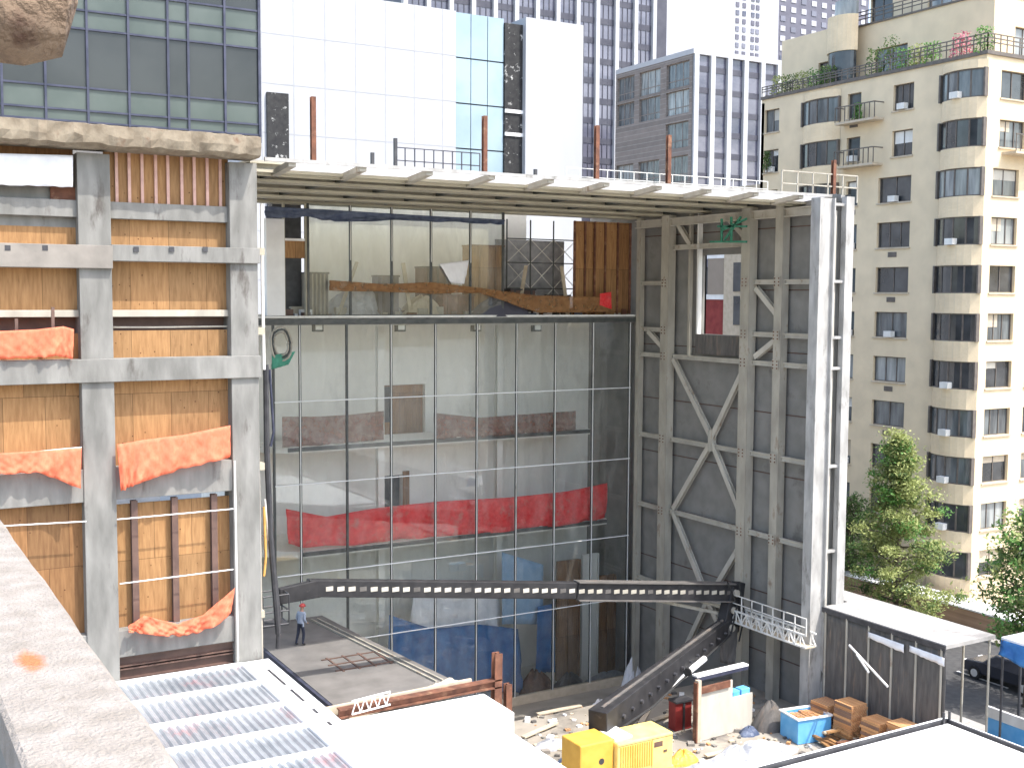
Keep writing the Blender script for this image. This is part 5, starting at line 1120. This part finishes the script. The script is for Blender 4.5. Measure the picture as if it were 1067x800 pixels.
upper(XU + 2.2, yU0 + 2, yU1, zU, zU + 12, [(3, 5), (8, 10)], [(2, 5)])
yV0, yV1 = yU1 - .05, GX(815, 40, XA + 1.8).y
zV = GX(880, 26, XA + 1.8).z
Fv = Fr((XA + 1.8, yV0, 0), (0, 1, 0), (-1, 0, 0)); hv = [(uy2(908, 70, XA + 1.8) - yV0 if False else .6, 2.8, ZTOP + .4, ZTOP + 2.2)]
b = MB(); b.wall(Fv, 0, yV1 - yV0, ZTOP, zV, hv, .25); b.build('upper_wall', 'aptw', AP); window(AP, Fv, *hv[0], .2, (.33, .66))
MB().box(XA + 2.2, XA + 12, yV0 + .3, yV1, ZTOP, zV - .05).build('upper_core', 'sill', AP)
# curved turret bay on the upper wing
cxv, cyv = XA + 1.8, GX(879, 50, XA + 1.8).y
b = MB(); pts_ = [(cxv - .9 * math.sin(a * PI / 12), cyv + 1.3 * math.cos(a * PI / 12)) for a in range(13)]; b.prism(pts_, ZTOP + 2.5, zV + .5); b.build('turret', 'aptw', AP)
b = MB(); pts_ = [(cxv - .8 * math.sin(a * PI / 12), cyv + 1.2 * math.cos(a * PI / 12)) for a in range(13)]; b.prism(pts_, ZTOP + .2, ZTOP + 2.5); b.build('turret_window', 'wg1', AP)
b = MB(); b.prism([(cxv + .3 - .7 * math.sin(a * PI / 12), cyv + 1.0 * math.cos(a * PI / 12)) for a in range(13)], zV + .5, zV + 1.6); b.build('turret_lantern', 'wg2', AP)
# terrace rails and planting
def rail(A_, B_, h_, n_, name='terrace_rail', m_='wframe'):
    b = MB(); A_, B_ = Vector(A_), Vector(B_)
    for k in range(n_ + 1): p = A_.lerp(B_, k / n_); b.beam(p, p + Vector((0, 0, h_)), .05)
    for q_ in (.5, .75, 1): b.beam(A_ + Vector((0, 0, h_ * q_)), B_ + Vector((0, 0, h_ * q_)), .06)
    b.build(name, m_, AP)
zr = ZTOP + .2
rail((XA, YA, zr), (XA, YA + uy(921, 70), zr), 1.0, 16); rail((XA, YA, zr), (XA + 14, YA, zr), 1.0, 24); rail((XA, YA + uy(921, 70), zr), (XA, YA + YEND, zr), .7, 22)
rail((XU, yU0, zU), (XU, yU1, zU), 1.0, 14); rail((XU, yU0, zU), (XU + 10, yU0, zU), 1.0, 16)
def bush(c, r, h_, m_, n_, name, label=None, cat=None, group=None, seed=0, stem=True, leaf=.09):
    rg = random.Random(seed); T = thing(name, c, label, cat, group); b = MB()
    for _ in range(n_):
        a, u = rg.uniform(0, 2 * PI), rg.random() ** .5; z = rg.random()
        p = Vector(c) + Vector((math.cos(a) * r * u * (1 - .3 * z), math.sin(a) * r * u * (1 - .3 * z), .12 + h_ * z))
        e = Vector((rg.gauss(0, 1), rg.gauss(0, 1), rg.gauss(0, 1))).normalized(); f = e.cross(Vector((rg.gauss(0, 1), rg.gauss(0, 1), 1))).normalized()
        b.quad(p - e * leaf, p - f * leaf * .6, p + e * leaf, p + f * leaf * .6)
    b.build('foliage', m_, T)
    MB().tube([c, Vector(c) + Vector((0, 0, h_ * .7))], .04, 6).build('stem', 'trunk', T)
    return T
PGp = 'plants growing along the terraces of the apartment building'
plist = [(806, 96, 'leafa', 1.0, 'pale green shrub at the far left end of the lower terrace'), (818, 93, 'leafb', .9, 'dark shrub second along the lower terrace'), (831, 91, 'leafa', .9, 'yellowish shrub left of the curved bay on the terrace'), (845, 88, 'leafc', .9, 'fresh green shrub just left of the turret window'), (857, 85, 'leafb', .9, 'dark shrub directly before the turret window'), (907, 76, 'leafb', 1.3, 'dark shrub at the inner corner of the terrace'), (922, 62, 'leafb', 1.9, 'tall dark shrub at the left end of the high terrace rail'),
         (938, 66, 'leafc', .9, 'bright green shrub by the left part of the high terrace rail'), (952, 63, 'leafa', .9, 'pale shrub between two bright ones on the high terrace'), (965, 60, 'leafc', .9, 'bright green shrub just left of the pink blossoms'), (996, 56, 'pink', 1.1, 'shrub with pink red blossoms on the high terrace'), (1020, 52, 'leafc', 1.1, 'green shrub at the street corner of the high terrace'), (899, 128, 'leafc', .5, 'small shrub in the upper corner balcony'), (800, 176, 'leafb', .9, 'dark green shrub against the far end of the brick wall')]
for i, (a, b_, m_, h_, lab) in enumerate(plist):
    y = min(YA + uy(a, b_), YA + YEND - .2); base_ = Vector((XA + .5, y, ZTOP))
    if i == 12: base_ = FL.p(uy(899, 128), .5, rowsz[0][0] - .25)
    if i == 13: base_ = FL.p(uy(803, 176), .35, rowsz[1][0] + .05)
    bush(base_, .75 if i < 12 else .35, h_ + .5, m_, 260, 'terrace_shrub', lab, 'shrub', PGp, i)

# window-opening view: pale building across (behind the side wall)
T = thing('brownstone_house', (62, 75, 0), 'low white and maroon house seen through the opening in the side wall', 'house')
o1, o2 = GX(726, 300, 60), GX(775, 300, 60)
yN, yF = GX(758, 300, 60).y, GX(715, 300, 60).y
zb_, zt_ = 0, GX(745, 278, 60).z; zm = GX(745, 312, 60).z
Fh = Fr((60, yN, 0), (0, 1, 0), (-1, 0, 0)); 
MB().box(60, 70, yN, yF + 4, 0, zm).build('lower_wall', 'maroon', T); MB().box(60.3, 70, yN, yF + 4, zm, zt_).build('upper_wall', 'stone', T)
MB().box(59.8, 60.3, yN, yF + 4, zm, zm + .4).build('band', 'wpaint', T)
c = GX(750, 305, 60); MB().box(59.75, 60.29, c.y - 1.2, c.y + 1.2, zm + .4, zm + 3.2).build('dormer', 'brownwall', T); MB().box(59.7, 60.28, c.y - 1.5, c.y + 1.5, zm + 3.2, zm + 3.6).build('dormer_roof', 'wpaint', T)
for pp in (733, 739): c = GX(pp, 298, 60); MB().box(60.24, 60.29, c.y - .4, c.y + .4, c.z - 2, c.z + 2).build('window', 'wg1', T)
MB().box(60.1, 70, yN, yF + 4, zt_, zt_ + 1.2).build('roof', 'darktower', T)
T = thing('corner_house', (62, 70, 0), 'tan house edge seen through the opening in the side wall', 'house')
y2 = GX(780, 300, 60).y
MB().box(59.6, 70, y2 - 2.5, yN - .02, 0, zt_ + 6).build('wall', 'sill', T)
for py in (290, 325): c = GX(771, py, 59.6); MB().box(59.53, 59.59, c.y - .7, c.y + .7, c.z - 1, c.z + 1.2).build('window', 'wg1', T)

# ------------------------------------------------------------------ background buildings
YM = 75.0
MW = thing('museum_wing', (38, 82, 0), 'big plain white clad wing with a pale blue glass strip behind the hall roof', 'museum wing')
def bx_(a, c_, zt_, y0, y1, m_, name, zb_=0, root=None):
    return MB().box(a, c_, y0, y1, zb_, zt_).build(name, m_, root or MW)
X_ = [GY(q, 100, YM).x for q in (255, 475, 527, 545.5, 605)]
ztm = GY(527, 19, YM).z
bx_(X_[0], X_[1], ztm, YM, YM + 25, 'stone', 'white_wall'); bx_(X_[1], X_[2], ztm, YM + .5, YM + 25, 'tspan', 'glass_backing'); bx_(X_[2], X_[3], ztm - .3, YM + .15, YM + 24, 'perf', 'perforated_screen'); bx_(X_[3], X_[4], GY(575, 23, YM).z, YM - .3, YM + 20, 'stone', 'white_box')
for k in range(8):
    z1 = ztm - k * 3.2; 
    for s_i in range(3):
        a = X_[1] + (X_[2] - X_[1]) * s_i / 3; c_ = X_[1] + (X_[2] - X_[1]) * (s_i + 1) / 3
        MB().box(a + .03, c_ - .03, YM + .3, YM + .49, z1 - 3.1, z1).build('glass_panel', 'paleglass', MW)
b = MB()
for k in range(9): z1 = ztm - k * 3.2 - 3.15; b.box(X_[0], X_[1], YM - .01, YM - .003, z1, z1 + .07)
for k in range(7): x = X_[0] + (X_[1] - X_[0]) * (k + .5) / 7; b.box(x, x + .08, YM - .012, YM - .004, 10, ztm)
b.build('cladding_joint', 'joint', MW)
xd0, xd1 = GY(277.5, 130, YM).x, GY(300, 130, YM).x; MB().box(xd0, xd1, YM - .2, YM - .02, 20, GY(285, 97, YM).z).build('dark_slot', 'perf', MW)
for z in (GY(536, 118, YM).z, GY(536, 142, YM).z): MB().box(X_[2], X_[3], YM + .05, YM + .14, z, z + .25).build('screen_rail', 'wpaint', MW)

# striped tower
YT = 200.0
TW = thing('striped_tower', (125, 210, 0), 'tall dark glass office tower with thin white vertical piers', 'tower')
xt0, xt1 = GY(430, 60, YT).x, GY(696, 60, YT).x; ht = 100
MB().box(xt0, xt1, YT + .6, YT + 40, 0, ht).build('core', 'tspan', TW)
pp = GY(561, 60, YT).x - GY(539, 60, YT).x; x = GY(539, 60, YT).x; pr_ = []
while x > xt0 + 1: x -= pp
while x < xt1 + .5: pr_.append(x); x += pp * .985
for a, c_ in zip(pr_[:-1], pr_[1:]):
    MB().box(a + .45, c_ - .45, YT + .3, YT + .6, 0, ht).build('glass_strip', 'tglass', TW)
    b = MB()
    for k in range(14): b.box(a + .46, c_ - .46, YT + .2, YT + .299, 30 + k * 4, 31.2 + k * 4)
    for k in range(1, 3): x_ = a + .45 + (c_ - a - .9) * k / 3; b.box(x_ - .08, x_ + .08, YT + .18, YT + .299, 20, ht)
    b.build('spandrel_grid', 'tspan', TW)
for x in pr_: MB().box(x - .45, x + .45, YT - .5, YT + .62, 0, ht + .5).build('pier', 'stone', TW)

# grey brown office block
YBk = 150.0; bc = GY(722, 52, YBk); BB = thing('brick_office_block', (128, 160, 0), 'grey brown brick office block with white piers on its right face', 'office block')
zbk = bc.z; yfar = GX(642, 72, bc.x).y
FLb = Fr((bc.x, YBk, 0), (0, 1, 0), (-1, 0, 0)); hs = []
for (t, bo) in ((66, 92), (95, 120), (128, 155), (163, 190)):
    z1, z0 = GX(704, t, bc.x).z, GX(704, bo, bc.x).z
    for a, c_ in ((718, 694), (688, 666), (661, 643)):
        hs.append((GX(a, 90, bc.x).y - YBk, GX(c_, 90, bc.x).y - YBk, z0, z1))
hs = [h_ for k, h_ in enumerate(hs) if k not in (7, 8)]
b = MB(); b.wall(FLb, 0, yfar - YBk, 0, zbk - .6, hs, .5); b.build('brick_wall', 'brownbrick', BB)
for h_ in hs: window(BB, FLb, *h_, .4, (.33, .66), (.3,), g='wg3' if rnd() < .6 else 'wg2', fm='brownbrick', fw=.14)
MB().box(bc.x - .05, bc.x + 40, YBk - .3, yfar, zbk - .6, zbk + .2).build('roof_band', 'stone', BB)
MB().box(bc.x + .6, bc.x + 39.9, YBk + .7, yfar - .1, 0, zbk - .61).build('core', 'tspan', BB)
xq = [GY(q, 120, YBk).x for q in (724, 741, 758.5, 775.5, 793, 810)]; pq = xq[2] - xq[1]; xq += [xq[-1] + pq * k for k in range(1, 4)]
for i, x in enumerate(xq): MB().box(x - .45, x + .45, YBk - .4, YBk + .71, 0, zbk - .6).build('pier', 'stone', BB)
for a, c_ in zip(xq[:-1], xq[1:]): 
    MB().box(a + .45, c_ - .45, YBk + .2, YBk + .69, 0, zbk - .61).build('glass_strip', 'tglass', BB)
    b = MB()
    for k in range(12): b.box(a + .46, c_ - .46, YBk + .12, YBk + .199, zbk - 3.2 - k * 3.4, zbk - 2.3 - k * 3.4)
    b.build('spandrel_grid', 'tspan', BB)
# pale tower
PT = thing('pale_tower', (255, 320, 0), 'pale tower with columns of small windows behind the brown block', 'tower')
xp0, xp1 = GY(690, 30, 300).x, GY(811, 30, 300).x; MB().box(xp0, xp1, 300, 330, 0, 140).build('wall', 'pale', PT)
for q in (768, 775, 784, 789):
    x = GY(q, 30, 300).x
    for k in range(14): MB().box(x - .7, x + .7, 299.8, 299.99, 90 + k * 2.6, 91.5 + k * 2.6).build('window', 'darktower' if k % 2 else 'tglass', PT)
# dark tower
DT = thing('dark_tower', (320, 340, 0), 'dark tower with rows of small pale windows at the top right', 'tower')
xd0, xd1 = GY(811, 20, 330).x, GY(905, 20, 330).x; MB().box(xd0, xd1, 330, 360, 0, 160).build('wall', 'darktower', DT)
nC = 9
for i in range(nC):
    for k in range(9):
        x = xd0 + 1 + (xd1 - xd0) * i / nC; z = 106 + k * 3.6; MB().box(x, x + 2.4, 329.8, 329.99, z, z + 1.9).build('window', 'pale' if (i * 7 + k * 3) % 4 else 'tglass', DT)
# marker for an unbuilt block behind the viewer, added for pane reflections, removed at once
RB = thing('rear_office_block', (30, -30, 0), 'tan office block on the near side of the court, out of view', 'office block')
bpy.data.objects.remove(RB)

# ------------------------------------------------------------------ trees
def tree(c, H_, R_, label, cm, seed, name='street_tree', dense=9000, z_low=.3, cone=True, leaf=.13):
    rg = random.Random(seed); T = thing(name, c, label, 'tree'); c = Vector(c)
    lean = Vector((rg.uniform(-.3, .3), rg.uniform(-.3, .3), 0))
    b = MB(); b.tube([c + lean * t * t + Vector((0, 0, H_ * .97 * t)) for t in [k / 8 for k in range(9)]], .24, 9, r2=.03)
    cl = []
    nb = 70
    for k in range(nb):
        t = z_low + (1 - z_low) * (k + rg.random()) / nb; z = H_ * t; a = k * 2.4 + rg.uniform(-.5, .5)
        rr = R_ * ((1 - (t - z_low) / (1 - z_low)) ** .95 * (.6 + .6 * rg.random()) if cone else math.sin(PI * min(1, .15 + (t - z_low) / (1 - z_low) * .85)) ** .6 * (.7 + .4 * rg.random())) + .15
        p0 = c + lean * t * t + Vector((0, 0, z - .4)); p1 = p0 + Vector((math.cos(a) * rr, math.sin(a) * rr, rr * rg.uniform(.05, .35))); pm = (p0 + p1) / 2 + Vector((0, 0, .2))
        b.tube([p0, pm, p1], .07 * (1.2 - t), 5, r2=.012)
        for q_ in range(6):
            s = rg.uniform(.25, 1.08); cl.append((p0.lerp(p1, s) + Vector((rg.gauss(0, .22), rg.gauss(0, .22), rg.gauss(0, .18))), rg.uniform(.22, .5)))
    b.build('trunk', 'trunk', T)
    f = MB(); per = max(6, dense // len(cl))
    for (p, r_) in cl:
        m_ = cm[min(len(cm) - 1, int(rg.random() ** 1.3 * len(cm)))]
        for _ in range(per):
            e = Vector((rg.gauss(0, 1), rg.gauss(0, 1), rg.gauss(0, .55))); q_ = p + e * r_ * .75
            d1 = Vector((rg.gauss(0, 1), rg.gauss(0, 1), rg.gauss(-.4, .6))).normalized(); d2 = d1.cross(Vector((rg.gauss(0, 1), rg.gauss(0, 1), 1.5))).normalized(); s = leaf * rg.uniform(.6, 1.3)
            f.quad(q_ - d1 * s, q_ - d2 * s * .45, q_ + d1 * s, q_ + d2 * s * .45, m_)
    f.build('crown', cm[0], T); return T
c = GX(938, 520, 51.5); zt_ = GX(930, 452, 51.5).z
tree((51.5, c.y, 0), zt_ + .3, 3.9, 'feathery yellow green pointed tree on the street before the apartments', ['leafa', 'leafa', 'leafa', 'leafc', 'leafb'], 3, dense=34000, z_low=.1, leaf=.1)
c = GX(1078, 560, 47.5); tree((47.5, c.y, 0), GX(1070, 528, 47.5).z, 2.3, 'bright green round tree cut off by the right edge', ['leafc', 'leafb', 'leafa'], 5, dense=9000, cone=False, z_low=.35)
c = GX(885, 560, 56.5); tree((56.5, c.y, 0), 6.3, 2.0, 'low dark tree against the foot of the apartments by the steel wall', ['leafb', 'leafb'], 6, dense=5000, cone=False, z_low=.2)
